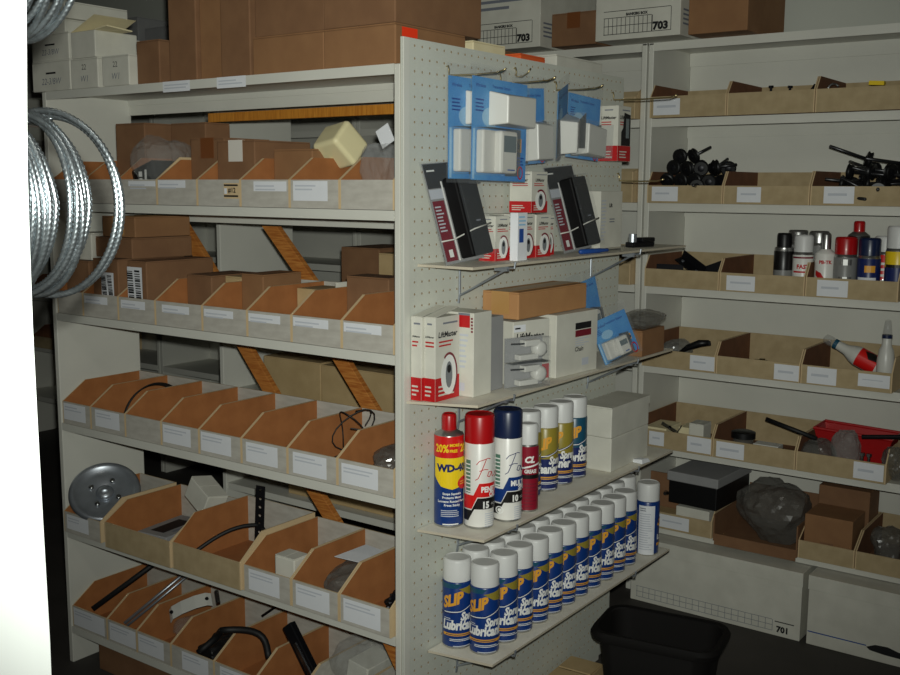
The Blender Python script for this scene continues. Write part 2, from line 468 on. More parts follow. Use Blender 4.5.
# ================================================================ back row of units
BZ = [1.864, 1.625, 1.356, 1.086, .822, .5515, .2794]
YU, YUB = 1.48, 1.775
def back_unit(x0, x1, label):
    u = thing('wall_shelving', label, 'shelving', (x0, YU, FZ))
    def up(mb, name, **k):
        o = mb.build(name, 'white_paint', u, **k); o.location = (-x0, -YU, -FZ)
    for a in (x0, x1-.018): up(MB().box(a, a+.018, YU, YUB, FZ, 1.864), 'side_panel', bevel=.002)
    up(MB().box(x0+.019, x1-.019, YUB-.006, YUB, .1, 1.86), 'back_panel')
    for i, z in enumerate(BZ):
        m = MB().box(x0+.019 if i else x0, x1-.019 if i else x1, YU, YUB-.007, z-.006, z); m.box(x0+.019, x1-.019, YU, YU+.004, z-.026, z-.006)
        m.box(x0+.019, x1-.019, YUB-.012, YUB-.007, z-.05, z-.006)
        up(m, 'shelf')
back_unit(-.170, 1.050, 'white wall shelving unit beside the pegboard, its shelves full of tan bins and spray cans')
back_unit(-1.412, -.176, 'white wall shelving unit standing hidden behind the gondola')
back_unit(-2.654, -1.418, 'white wall shelving unit glimpsed through the gondola bays past its end panel')
back_unit(-3.896, -2.660, 'white wall shelving unit seen in the dark gap beside the white post')
# ================================================================ gondola bins
SN = ['top', 'second', 'third', 'fourth', 'fifth', 'lowest']
def lx(u0, u1, v): return at(u0, v, 'y', 0).x, at(u1, v, 'y', 0).x
def row(si, edges, labs, styles, descs, group, yf=.002, hf=None, h=None, front_first=0):
    """edges: bin boundaries in x; labs: {bin index: (pixel u0,u1, row v, z0,z1)}; descs per bin"""
    n = len(edges)-1; out = []
    for i in range(n):
        lab = None
        if i in labs:
            u0, u1, v, z0, z1 = labs[i]; a, b = lx(u0, u1, v); lab = (max(a, edges[i]+.005), min(b, edges[i+1]-.005), z0, z1)
        out.append(parts_bin(descs[i], edges[i]+.0002, edges[i+1]-.0002, yf[i] if isinstance(yf, list) else yf, SZ[si], styles.get(i, 'white'), lab=lab, group=group, hf=(hf or {}).get(i, .062), h=(h or {}).get(i, .112)))
    return out
# second shelf
e2 = [-1.221, -1.075, -.934, -.779, -.630, -.481, -.323, -.174, -.024]
d2 = ['white bin at the far end of the second gondola shelf, hidden behind the coils',
      'second white bin from the far end of the second gondola shelf, beside the coil',
      'white bin holding the bagged black opener part, two small labels on its front',
      'white bin with a high blank front and brown side, next to the black-stamped bin',
      'white bin with a black printed stamp at the corner of its front',
      'white bin with one wide label high on its front, next to the stamped bin',
      'white bin with the tall square label, the cream plastic cover behind it',
      'blank-fronted white bin against the end panel on the second gondola shelf, clear bag inside']
b2 = row(1, e2, {2: (128, 155, 190, .045, .058), 3: (157, 185, 190, .042, .060), 5: (253, 286, 190, .036, .058), 6: (292.5, 327, 190, .016, .059)}, {}, d2, 'parts bins on the second gondola shelf', h={2: .118})
p = b2[4]; cx = p.location.x; a, b = at(223.5, 190, 'y', 0).x-cx, at(240, 190, 'y', 0).x-cx; b = min(b, .071)
artwork('stamp', [('r', a-.001, .018, b+.002, .054, 'bin_edge'), ('r', a, .047, b-.004, .051, 'print_black'), ('t', a+.014, .032, .016, '#12', 'print_black', {'bold': .03}), ('r', a+.001, .029, a+.010, .042, 'label_paper'), ('r', a, .022, b-.003, .026, 'print_black')], p)
# third shelf
e3 = [-1.221, -1.104, -.952, -.802, -.625, -.468, -.324, -.172, -.024]
d3 = ['narrow unlabelled white bin at the far end of the third gondola shelf under the coil',
      'white labelled bin on the third gondola shelf holding the brown carton with a barcode',
      'white labelled bin on the third gondola shelf holding the longer carton with a tall barcode',
      'white labelled bin on the third gondola shelf with a bare cream front edge strip',
      'white labelled bin, fifth from the far end of the third gondola shelf',
      'white labelled bin, third from the end panel on the third gondola shelf',
      'white labelled bin, second from the end panel on the third gondola shelf',
      'white labelled bin against the end panel on the third gondola shelf, a tall carton inside']
row(2, e3, {1: (84.5, 107.5, 318, .036, .056), 2: (121, 145, 322, .034, .055), 3: (162, 189, 328, .035, .054), 4: (204, 233, 333, .037, .055), 5: (248, 280, 339, .037, .056), 6: (293, 328, 345, .038, .058), 7: (343.5, 381, 350, .038, .058)}, {}, d3, 'parts bins on the third gondola shelf')
# fourth shelf
e4 = [-1.221, -1.092, -.942, -.795, -.650, -.498, -.344, -.189, -.024]
d4 = ['empty white bin at the far end of the fourth gondola shelf',
      'white labelled bin with a cable loop inside, second on the fourth gondola shelf',
      'unlabelled plain white bin on the fourth gondola shelf, between two labelled ones',
      'empty white labelled bin on the fourth gondola shelf, just past the unlabelled one',
      'white labelled bin, fifth from the far end of the fourth gondola shelf',
      'white labelled bin on the fourth gondola shelf with a small black knob in it',
      'white labelled bin on the fourth gondola shelf with thin black looped wire rising from it',
      'white labelled bin against the end panel on the fourth gondola shelf, a grey bag inside']
row(3, e4, {0: (62, 84.5, 405, .012, .058), 1: (94.5, 118.5, 414, .012, .058), 3: (162.5, 190, 434, .010, .056), 4: (200.5, 230.5, 445, .010, .058), 5: (245.5, 277, 455, .008, .056), 6: (292.5, 326, 470, .006, .056), 7: (341, 377.5, 480, .008, .054)}, {}, d4, 'parts bins on the fourth gondola shelf')
# fifth shelf
e5 = [-1.221, -1.051, -1.018, -.744, -.488, -.325, -.175, -.024]
d5 = ['small labelled white bin under the metal pulley on the fifth gondola shelf',
      None, 'wide kraft-fronted bin on the fifth gondola shelf holding a white box and a grey carton',
      'wide kraft-fronted bin on the fifth gondola shelf with a perforated strap standing in it',
      'white labelled bin on the fifth gondola shelf with a small white box in front',
      'white labelled bin on the fifth gondola shelf holding bags and a paper sheet',
      'white labelled bin against the end panel on the fifth gondola shelf']
parts_bin(d5[0], -1.219, -1.05, -.012, SZ[4], 'white', lab=(-1.205, -1.105, .012, .054), group='parts bins on the fifth gondola shelf', hf=.06)
parts_bin(d5[2], -1.018, -.746, -.022, SZ[4], 'kraft', group='parts bins on the fifth gondola shelf', h=.115, hf=.07)
parts_bin(d5[3], -.743, -.490, -.018, SZ[4], 'kraft', group='parts bins on the fifth gondola shelf', h=.13, hf=.07)
for i, (u0, u1, v) in ((4, (252.5, 283, 580)), (5, (299.5, 333, 592)), (6, (347, 384, 605))):
    a, b = lx(u0, u1, v)
    parts_bin(d5[i], e5[i]+.001, e5[i+1]-.001, -.012, SZ[4], 'white', lab=(max(a, e5[i]+.006), b, .008, .060), group='parts bins on the fifth gondola shelf', h=.118, hf=.066)
# lowest shelf
e6 = [-1.221, -1.060, -.929, -.787, -.619, -.466, -.320, -.172, -.024]
d6 = ['white labelled bin at the far end of the lowest gondola shelf, black rods leaning out',
      'white labelled bin on the lowest gondola shelf, second from the far end, bagged fittings inside',
      'white labelled bin on the lowest gondola shelf holding white metal brackets',
      'white labelled bin on the lowest gondola shelf with a black hose over its edge',
      'white bin on the lowest gondola shelf with a black cable, fifth from the far end',
      'white bin on the lowest gondola shelf with a black and silver rail standing in it',
      'white-lined bin on the lowest gondola shelf holding a large clear bag',
      'white bin against the end panel on the lowest gondola shelf']
row(5, e6, {0: (74, 104.5, 638, .006, .058), 1: (110, 135.5, 650, .006, .056), 2: (138.5, 163.5, 660, .006, .056), 3: (182, 208, 675, .006, .056), 4: (220, 250, 690, .006, .056)}, {6: 'grey', 7: 'grey'}, d6, 'parts bins on the lowest gondola shelf')

# ================================================================ back wall bins: three to a shelf on the unit beside the pegboard
EB = [-.148, .1085, .3755, .640]
def brow(i, cols, labs, descs, hf=.062, h=.105, ed=EB, yf=1.452):
    z = BZ[i]
    for k in cols:
        lab = []
        rt = parts_bin(descs[k], ed[k]+.001, ed[k+1]-.001, yf, z, 'tan', depth=.29, h=h, hf=hf, group='tan bins on the wall shelving', slant=.03)
        cx = rt.location.x
        for (u0, u1, v, z0, z1) in labs.get(k, []):
            a, b = at(u0, v, 'y', yf).x-cx, at(u1, v, 'y', yf).x-cx
            w = (ed[k+1]-ed[k])/2-.004
            a, b = max(a, -w), min(b, w)
            artwork('paper_label', [('r', a, z0, b, z1, 'label_paper'), ('l', a+.012, z0+.018, b-.012, z1-.014, 1, 'print_faint')], rt)
brow(1, (0, 1, 2), {0: [(653.5, 680, 103, .008, .058)]}, ['tan labelled bin at the post end of the top bin row on the wall shelving', 'tan bin in the middle of the top bin row on the wall shelving, screws inside', 'tan bin with a yellow scrap in it, top row of the wall shelving'], hf=.066)
brow(2, (0, 1, 2), {0: [(652, 678, 188, .006, .052)], 1: [(737, 761, 193, .006, .052)], 2: [(823.5, 854, 199, .006, .055)]}, ['tan labelled bin heaped with black rollers at the post end of the wall shelving', 'empty tan bin between the two bins of black rollers on the wall shelving', 'tan labelled bin of long-stemmed black rollers on the wall shelving'], hf=.056, h=.1)
brow(3, (0, 1, 2), {1: [(726.5, 755, 281, .004, .050)], 2: [(817, 848, 287, .004, .052)]}, ['tan unlabelled bin of dark metal brackets on the wall shelving', 'tan labelled bin on the wall shelving holding the first spray cans of the row', 'tan labelled bin on the wall shelving, spray cans standing all along it'], hf=.058, h=.1)
brow(4, (0, 1, 2), {0: [(690, 716.5, 360, .006, .052)], 1: [(774, 801, 372, .004, .052)], 2: [(807, 836.5, 376, .004, .054), (858, 890, 380, .012, .050)]}, ['tan labelled bin on the wall shelving with a bag and a black clip inside', 'tan labelled bin on the wall shelving with brass bits inside', 'tan bin with two labels on the wall shelving, glue bottles standing in it'], hf=.058, h=.1)
brow(5, (0, 1, 2), {0: [(649, 664, 439, .008, .054), (687, 711, 446, .006, .056)], 1: [(716, 744, 452, .004, .054)], 2: [(853.5, 884, 468, .006, .056)]}, ['tan labelled bin on the wall shelving crammed with white and grey small boxes', 'tan labelled bin on the wall shelving holding a clear jar and a black terminal block', 'tan labelled bin on the wall shelving overflowing with bags and red plastic'], hf=.060, h=.1)
E6 = [-.148, .120, .385, .600]
brow(6, (0,), {0: [(659, 689, 523, .006, .050)]}, ['tan labelled bin on the bottom wall shelf under the lidded grey box'], ed=E6, hf=.056, h=.09)
parts_bin('tan unlabelled bin on the bottom wall shelf holding the taped brown carton', .398, .566, 1.450, BZ[6], 'tan', depth=.30, h=.1, hf=.056, group='tan bins on the wall shelving')
parts_bin('tan bin on the bottom wall shelf past the taped carton, at the picture edge', .568, .76, 1.450, BZ[6], 'tan', depth=.30, h=.1, hf=.056, group='tan bins on the wall shelving')
# neighbouring unit: what shows between pegboard and post
for i, nm in ((1, 'top'), (2, 'second'), (3, 'third')):
    parts_bin('tan bin seen between the pegboard edge and the wall shelving post, %s of three' % ('topmost' if i == 1 else 'middle one' if i == 2 else 'lowest'), -.440, -.198, 1.452, BZ[i], 'tan', depth=.30, h=.115, hf=.10 if i == 2 else .07, group='tan bins behind the pegboard edge')
# units behind the gondola: bins in the slots the photo shows
k = 0
for (x0, x1, i) in ((-2.10, -1.84, 4), (-2.37, -2.11, 4), (-3.66, -3.42, 5), (-3.66, -3.42, 4), (-3.66, -3.42, 3), (-3.40, -3.14, 5), (-3.40, -3.14, 4)):
    parts_bin(['dim tan bin seen through the fourth gondola bay, nearer the brace', 'dim tan bin seen through the fourth gondola bay, against the side panel',
               'dim tan bin low in the dark gap beside the white post', 'dim tan bin halfway down the dark gap beside the white post', 'dim tan bin high in the dark gap beside the white post, under the cable coil',
               'dim tan bin deep in the dark gap, low, next to the gondola side', 'dim tan bin deep in the dark gap, halfway up, next to the gondola side'][k],
              x0, x1, 1.45, BZ[i], 'tan', depth=.30, h=.11, hf=.06, group='dim bins in the far wall units')
    k += 1
# ================================================================ cartons on the gondola top
zt = SZ[0]+.0006
def handbox(label, x0, x1, y0, y1, z0, z1, txt, mk='carton_white', slot_=True, sub=None):
    o = carton(label, x0, x1, y0, y1, z0, z1, mk, group='white cartons on the gondola top')
    w, h = x1-x0, z1-z0; d = y1-y0
    X = Matrix.Translation((0, -d/2, 0))
    it = [('t', 0, h*.22, h*.30, txt, 'print_grey', {'align': 'CENTER', 'shear': .2})]
    if slot_: it.append(('r', -.022, h*.56, .022, h*.62, 'print_black'))
    if sub: it.append(('t', 0, h*.62, h*.26, sub, 'print_black', {'align': 'CENTER'}))
    artwork('handwriting', it, o, X)
    return o
handbox('long white carton with a hand slot, lowest at the far end of the gondola top', -1.283, -1.112, .0, .255, zt, zt+.079, '22-3/8W')
handbox('white carton lettered in marker on the gondola top, second in the bottom row', -1.109, -.994, .0, .255, zt, zt+.076, 'W1', slot_=False, sub='22')
handbox('white carton lettered in marker, touching the small brown carton on the gondola top', -.976, -.868, .0, .255, zt, zt+.075, 'W1', slot_=False, sub='22')
z2 = zt+.0795
handbox('white carton with a hand slot stacked on the lowest end carton', -1.286, -1.118, .004, .26, z2, z2+.070, '22-3/8W')
# open cream carton with raised lid flap
o = carton('open white carton with a raised cream lid flap on the gondola top', -1.108, -1.006, .004, .135, zt+.0775, zt+.145, 'carton_white', flaps=False, group='white cartons on the gondola top')
w2, d2_ = .051, .065
MB().add([(w2, -d2_, .067), (w2, d2_*.3, .067), (w2+.050, d2_*.2, .066), (w2+.050, -d2_, .072), (w2, -d2_, .070), (w2, d2_*.3, .070), (w2+.050, d2_*.2, .069), (w2+.050, -d2_, .075)], [(0, 3, 2, 1), (4, 5, 6, 7), (0, 1, 5, 4), (1, 2, 6, 5), (2, 3, 7, 6), (3, 0, 4, 7)]).build('lid_flap', 'carton_cream', o)
MB().add([(-w2, -d2_, .067), (-w2+.004, -d2_, .067), (w2, -d2_, .105), (-w2, d2_, .067), (-w2+.004, d2_, .067), (w2, d2_, .105)], [(0, 2, 1), (3, 4, 5), (0, 3, 5, 2), (1, 2, 5, 4), (0, 1, 4, 3)]).build('lid_flap', 'carton_cream', o)
carton('small white carton under the topmost box of the white stack', -1.270, -1.142, .012, .19, z2+.0712, z2+.105, 'carton_white', group='white cartons on the gondola top')
carton('topmost flat white carton of the white stack at the far end', -1.275, -1.133, .006, .205, z2+.1062, z2+.150, 'carton_white', group='white cartons on the gondola top')
carton('small brown carton on the gondola top beside the white cartons', -.862, -.775, .02, .15, zt, zt+.106, 'carton', group='brown cartons on the gondola top')
carton('tall brown carton on the gondola top, next to the small brown one', -.738, -.640, .02, .255, zt, zt+.30, 'carton', group='brown cartons on the gondola top', tape='tape_dark')
carton('tall narrow brown carton on the gondola top, middle of the three tall ones', -.637, -.556, .03, .255, zt, zt+.31, 'carton_mid', group='brown cartons on the gondola top')
carton('tall narrow brown carton on the gondola top against the low wide cartons', -.549, -.452, .015, .255, zt, zt+.29, 'carton', group='brown cartons on the gondola top')
carton('low brown carton on the gondola top, lower one next to the tall cartons', -.444, -.227, .015, .255, zt, zt+.083, 'carton_mid', group='brown cartons on the gondola top')
carton('brown carton stacked second level next to the tall cartons on the gondola top', -.440, -.229, .02, .255, zt+.084, zt+.24, 'carton', group='brown cartons on the gondola top')
o = carton('low brown carton above the pegboard corner with the red sticker', -.222, -.026, .010, .256, zt, zt+.082, 'carton_mid', group='brown cartons on the gondola top')
a, b = at(405.5, 33, 'x', -.026), at(421, 33, 'x', -.026)
artwork('red_sticker', [('r', a.y-.145, .057, b.y-.145, .076, 'red_sticker')], o, face_x(.098))
carton('brown carton stacked above the one with the red sticker, white tag on it', -.224, -.028, .012, .32, zt+.083, zt+.245, 'carton', group='brown cartons on the gondola top')
# on the rear half of the gondola top, over the pegboard edge
def ontop(label, us, v, x, y0, y1, h, mk, w):
    a = at(us, v, 'x', x)
    return carton(label, x-w, x, y0, y1, zt, zt+h, mk, group='small cartons behind the pegboard edge')
carton('flat cream carton showing over the pegboard edge', -.30, -.06, .335, .47, zt, zt+.085, 'carton_cream', group='small cartons behind the pegboard edge')
carton('orange carton showing over the pegboard edge', -.22, -.03, .49, .605, zt, zt+.070, 'orange_box', group='small cartons behind the pegboard edge')
carton('dark brown low carton behind the white carton above the pegboard edge', -.30, -.19, .63, .90, zt, zt+.105, 'carton', group='small cartons behind the pegboard edge')
carton('white carton standing over the far pegboard edge', -.17, -.03, .66, .905, zt, zt+.085, 'carton_white', group='small cartons behind the pegboard edge')

# ================================================================ second shelf: cartons and parts in and behind the bins
z = SZ[1]+.006
G = 'brown cartons on the second gondola shelf'
carton('brown carton standing in the second bin, behind the cable coil', -1.066, -.945, .10, .255, z, z+.205, 'carton', group=G)
carton('brown carton with a folded-back flap behind the bagged part', -.925, -.788, .17, .255, z, z+.205, 'carton', group=G)
carton('brown carton behind the blank bin, its top level with the side walls', -.765, -.640, .10, .255, z, z+.160, 'carton', group=G, tape='tape_dark')
carton('brown carton with white tape standing in the stamped bin', -.622, -.492, .06, .25, z, z+.150, 'carton', group=G, tape='tape_white')
carton('brown carton with a white sticker behind the wide-labelled bin', -.470, -.345, .10, .255, z, z+.128, 'carton_mid', group=G)
# bagged black part
t = thing('bagged_opener_part', 'clear bag with a black opener part slumped over the second-shelf bin', 'bag', (-.857, .088, z+.002), 0)
crumple('bag_film', 'poly_clear', (.138, .16, .185), 3, t)
MB().box(-.050, .040, -.045, .03, .030, .098).box(-.03, .02, -.058, -.045, .040, .085).build('black_part', 'black_plastic', t, rot=(0, R(-18), 0), bevel=.006)
artwork('white_marks', [('r', -.022, .045, -.008, .058, 'print_white'), ('r', -.022, .062, -.008, .075, 'print_white'), ('r', .002, .045, .010, .08, 'print_white')], t, Matrix.Translation((-.004, -.0585, .0)))
# cream light cover: a rounded box-like cover tipped corner-up
V0 = at(334, 140, 'y', .105)
px = (V0-CAM).dot(_fw)/F_PX
bas = [Vector((-25, -2, 24)), Vector((12, 23, 14.4)), Vector((19, -21, 18))]
ax = [(_rt*q.x+_up*q.y+_fw*q.z)*px for q in bas]
ln = [q.length*1.1 for q in ax]; ax = [q.normalized() for q in ax]
e0 = ax[0]; e1 = (ax[1]-e0*ax[1].dot(e0)).normalized(); e2 = e0.cross(e1)
if e2.dot(ax[2]) < 0: e2 = -e2
Mx = Matrix.Identity(4)
for i in range(3): Mx[i][0] = e0[i]; Mx[i][1] = e1[i]; Mx[i][2] = e2[i]; Mx[i][3] = V0[i]
m = MB().box(0, ln[0], 0, ln[1], 0, ln[2])
o = m.build('light_cover', 'cream_plastic', None, bevel=.011, seg=5); o.matrix_world = Mx
tag(o, 'cream plastic light cover tipped corner-up among the bins on the second gondola shelf', 'cover')
crumple('clear_bag', 'poly_clear', (.066, .12, .15), 8, None, (-.134, .10, z), amp=.45); tag(bpy.data.objects['clear_bag'], 'clear crumpled bag in the second-shelf bin beside the end panel', 'bag')
t = thing('bagged_cable_pack', 'dark cable pack with a white tag hanging beside the end panel', 'cable', (-.056, .12, z), 0)
m = MB()
for k in range(6):
    m.tube([(-.03+.010*k+.004*math.sin(k), .0+.006*(k % 2), .01), (-.034+.011*k, -.012, .07), (-.026+.009*k, .004, .135), (-.02+.006*k, .012, .158)], .006, 7)
m.build('cable', 'black_plastic', t, smooth=True)
MB().box(-.016, .022, -.014, -.012, .150, .192).build('white_tag', 'label_paper', t, rot=(0, R(-28), 0))
m = MB().tube(arc((.0, -.022, .03), .011, 0, 2*PI, 14)[:-1], .0025, 6, closed=True); m.build('white_tie', 'white_plastic', t, smooth=True)
t = thing('hardware_knob', 'small black knob lying at the front of the cream cover bin', 'hardware', (-.225, .045, z+.028), 0)
m = MB().lathe([(.006, 0), (.016, .004), (.018, .018), (.010, .026), (.003, .028)], 12); m.build('knob', 'black_plastic', t, smooth=True)
for k in range(5): MB().tube([(0, 0, .012), (.028*math.cos(k*1.26), .018*math.sin(k*1.26), .012+.010*(k % 2))], .005, 6).build('prong', 'black_plastic', t)

# ================================================================ third shelf cartons
z = SZ[2]+.006; G = 'brown cartons on the third gondola shelf'
def barcode(o, x0, x1, z0, z1, d):
    it = [('r', x0, z0, x1, z1, 'label_paper')]; rr = random.Random(5); n = 14
    for i in range(n):
        a = z0+.006+(z1-z0-.012)*i/n; it.append(('r', x0+.004, a, x0+(x1-x0)*.45, a+(z1-z0)/n*rr.uniform(.3, .75), 'print_black'))
        it.append(('r', x0+(x1-x0)*.58, a, x1-.004, a+(z1-z0)/n*rr.uniform(.3, .75), 'print_black'))
    artwork('barcode_label', it, o, Matrix.Translation((0, -d/2, 0)))
carton('brown carton in the far narrow bin of the third gondola shelf', -1.215, -1.112, .03, .255, z, z+.140, 'carton', group=G)
o = carton('brown carton with a square barcode sticker in the third-shelf bin', -1.094, -.985, .03, .255, z, z+.150, 'carton', group=G); barcode(o, -.008, .045, .045, .115, .24)
o = carton('longer brown carton with a tall barcode sticker in the third-shelf bin', -.944, -.868, .03, .255, z, z+.150, 'carton', group=G); barcode(o, -.030, .030, .035, .135, .24)
carton('brown carton lying across the barcode cartons on the third gondola shelf', -1.12, -.955, .06, .256, z+.151, z+.206, 'carton', group=G, rot=R(-2))
carton('topmost brown carton of the third-shelf stack, tape down its front', -1.10, -.960, .07, .256, z+.207, z+.262, 'carton_mid', group=G, tape='tape')
carton('white carton stacked on the brown carton at the far end of the third shelf', -1.216, -1.124, .05, .25, z+.141, z+.215, 'carton_white', group=G)
carton('dark brown carton in the fourth bin of the third gondola shelf', -.795, -.700, .10, .256, z, z+.118, 'carton', group=G)
carton('pale kraft carton beside the dark one in the fourth third-shelf bin', -.694, -.634, .14, .256, z, z+.116, 'kraft_pale', group=G)
carton('brown carton standing in the fifth bin of the third gondola shelf', -.612, -.535, .12, .255, z, z+.128, 'carton_mid', group=G)
o = carton('kraft carton with open top in the third-shelf bin third from the end panel', -.460, -.335, .16, .256, z, z+.098, 'kraft_pale', group=G, flaps=False)
MB().box(.0628, .0650, -.045, .045, .07, .118).build('flap', 'carton_white', o)
carton('tall brown carton in the third-shelf bin against the end panel', -.162, -.036, .17, .256, z, z+.152, 'carton_mid', group=G, tape='tape_dark')
carton('brown carton in the third-shelf bin second from the end panel', -.315, -.185, .18, .256, z, z+.135, 'carton', group=G)
# rear half of the gondola behind the bins
G = 'kraft cartons in the rear half of the gondola'
zz = SZ[3]+.0006
carton('pale kraft carton behind the fourth shelf, between the two braces', -1.06, -.815, .62, .88, zz, zz+.128, 'kraft_pale', group=G)
carton('pale kraft carton behind the fourth shelf, towards the end panel', -.811, -.42, .62, .88, zz, zz+.124, 'kraft_pale', group=G)
carton('pale kraft carton standing behind the third shelf beside the brace', -.60, -.30, .64, .88, SZ[2]+.0006, SZ[2]+.16, 'kraft_pale', group=G)
carton('dark carton in the shade behind the third shelf', -.78, -.63, .68, .88, SZ[2]+.0006, SZ[2]+.17, 'carton', group=G)
carton('dark grey carton behind the second shelf under the wood batten', -.74, -.30, .66, .88, SZ[1]+.0006, SZ[1]+.17, 'carton_grey', group=G)
carton('pale kraft carton behind the fifth shelf bins', -.98, -.55, .64, .90, SZ[4]+.0006, SZ[4]+.20, 'kraft_pale', group=G)
carton('pale kraft carton behind the fifth shelf, towards the end panel', -.53, -.12, .64, .90, SZ[4]+.0006, SZ[4]+.18, 'kraft_pale', group=G)
# ================================================================ fourth shelf
z = SZ[3]+.006
m = MB()
for k in range(3): m.tube([(p[0], p[1]+.004*k, p[2]) for p in arc((-.93, .17, z+.012), .10+.004*k, R(20), R(175), 24, 'xz', .8)], .003, 6)
# loop lies inside one bin: rotate it along y
m2 = MB()
for k in range(3): m2.tube([(-1.015+.006*k, .15+(.10+.003*k)*math.cos(R(12+i*6.5)), z+.012+(.092+.003*k)*math.sin(R(12+i*6.5))) for i in range(25)], .0020, 6)
tag(m2.build('cable_loop', 'dark_cable', smooth=True), 'dark cable looped upright in the second bin of the fourth gondola shelf', 'cable')
tag(MB().lathe([(.004, 0), (.022, .002), (.026, .010), (.024, .020), (.010, .030), (.004, .032)], 16).build('rubber_bumper', 'black_rubber', None, (-.372, .055, z+.026), (R(70), 0, R(30)), smooth=True), 'small black rubber bumper at the front of the fourth-shelf bin', 'hardware')
m = MB()
m.tube([(-.262+.046*math.cos(a*.33)+.016*math.sin(a*.21), .13+.03*math.sin(a*.5), z+.085+.050*math.sin(a*.33+.4)) for a in range(0, 44)], .0016, 6)
m.tube([(-.235, .10, z+.10), (-.215, .16, z+.085), (-.20, .20, z+.09)], .0016, 6)
for k in range(4): m.tube([(-.30+.018*k, .06, z+.012+.004*k), (-.27+.018*k, .12, z+.030+.008*k), (-.235+.010*k, .2, z+.07)], .004, 6)
tag(m.build('wire_bundle', 'dark_cable', smooth=True), 'thin black looped wire rising out of the fourth-shelf bin', 'wire')
tag(crumple('grey_bag', 'poly_dark', (.13, .20, .082), 12, None, (-.105, .14, z), amp=.3), 'grey crumpled poly bag in the fourth-shelf bin by the end panel', 'bag')
# ================================================================ fifth shelf
z = SZ[4]+.006
t = thing('cable_pulley', 'dished metal pulley wheel with four holes leaning in the far fifth-shelf bin', 'pulley', tuple(at(105, 493, 'x', -1.135)), tuple(Vector((0, 0, 1)).rotation_difference(Vector((.50, -.42, .76))).to_euler()))
m = MB().lathe([(.020, -.004), (.030, .000), (.060, .004), (.074, .004), (.082, .012), (.092, .016), (.0975, .010), (.0985, .003), (.0965, -.004), (.090, -.006), (.078, -.002), (.062, -.005), (.030, -.010), (.020, -.010)], 48, cap=False)
m.build('wheel_dish', 'zinc', t, smooth=True)
MB().lathe([(.0085, -.014), (.022, -.012), (.024, .004), (.016, .010), (.0085, .011)], 24, cap=False).build('hub', 'zinc', t, smooth=True)
for k in range(4):
    a = k*PI/2+.4; MB().lathe([(.0065, .0), (.0075, .006), (.004, .0075)], 12).build('bolt', 'steel', t, loc=(.042*math.cos(a), .042*math.sin(a), .0015), smooth=True)
o = carton('flat grey printed carton lying in the wide kraft bin of the fifth shelf', -.990, -.880, .06, .23, z, z+.026, 'carton_grey', rot=R(6), flaps=False)
artwork('print', [('r', -.03, -.06, .02, .05, 'print_black'), ('r', .028, -.04, .04, .03, 'print_grey')], o, face_top(.026))
t = carton('small white carton tipped in the wide kraft bin of the fifth shelf', -.885, -.785, .150, .215, z+.018, z+.082, 'carton_white', rot=R(-18)); t.location = at(203, 513, 'y', .165); t.rotation_euler = (R(-10), R(22), R(-12)); t.location.z += .022
t = thing('perforated_strap', 'dark perforated metal strap standing upright in the fifth-shelf kraft bin', 'strap', (-.640, .185, z), (R(4), R(5), R(20)))
m = MB(); hh = .19; nh = 8
for i in range(nh):
    z0, z1 = i*hh/nh, (i+1)*hh/nh; zc = (z0+z1)/2; ww = .013; rh = .0042
    sq = [(ww, zc), (ww, z1), (0, z1), (-ww, z1), (-ww, zc), (-ww, z0), (0, z0), (ww, z0)]
    ci = [(rh*math.cos(PI/4*k), zc+rh*math.sin(PI/4*k)) for k in range(8)]
    v = [(a, y, b) for y in (-.001, .001) for a, b in sq]+[(a, y, b) for y in (-.001, .001) for a, b in ci]
    f = [(k, (k+1) % 8, 16+(k+1) % 8, 16+k) for k in range(8)]+[(8+k, 24+k, 24+(k+1) % 8, 8+(k+1) % 8) for k in range(8)]+[(16+k, 16+(k+1) % 8, 24+(k+1) % 8, 24+k) for k in range(8)]+[(0+k, 8+k, 8+(k+1) % 8, (k+1) % 8) for k in range(8)]
    m.add(v, f)
m.build('strap_plate', 'black_metal', t)
m = MB().tube([(-.726+.091*i/12, .02+.17*i/12, z+.018+.062*math.sin(PI*.62*i/12)) for i in range(13)], .0055, 8)
m.tube([(-.635+.09*i/8, .19-.02*i/8, z+.075-.055*i/8) for i in range(9)], .0055, 8)
tag(m.build('rubber_strip', 'black_rubber', smooth=True), 'black rubber strip arching across the fifth-shelf kraft bin', 'strip')
carton('little white carton standing at the front of the fifth-shelf bin', -.402, -.338, .012, .062, z+.0005, z+.098, 'carton_white')
tag(crumple('parts_bag', 'poly_dark', (.12, .20, .085), 21, None, (-.250, .14, z), amp=.34), 'clear bag of dark parts in the fifth-shelf bin with the paper', 'bag')
tag(MB().add([(-.055, -.03, 0), (.05, -.035, .006), (.06, .03, .018), (-.02, .045, .016), (-.055, -.03, .0012), (.05, -.035, .0072), (.06, .03, .0192), (-.02, .045, .0172)], [(0, 1, 2, 3), (4, 5, 6, 7), (0, 1, 5, 4), (1, 2, 6, 5), (2, 3, 7, 6), (3, 0, 4, 7)]).build('paper_slip', 'label_paper', None, (-.235, .13, z+.090)), 'folded white paper slip on the bag in the fifth-shelf bin', 'paper')
tag(crumple('loose_chain', 'black_metal', (.07, .10, .06), 31, None, (-.085, .11, z), amp=.6, freq=4), 'dark tangle of metal links in the fifth-shelf bin by the end panel', 'chain')
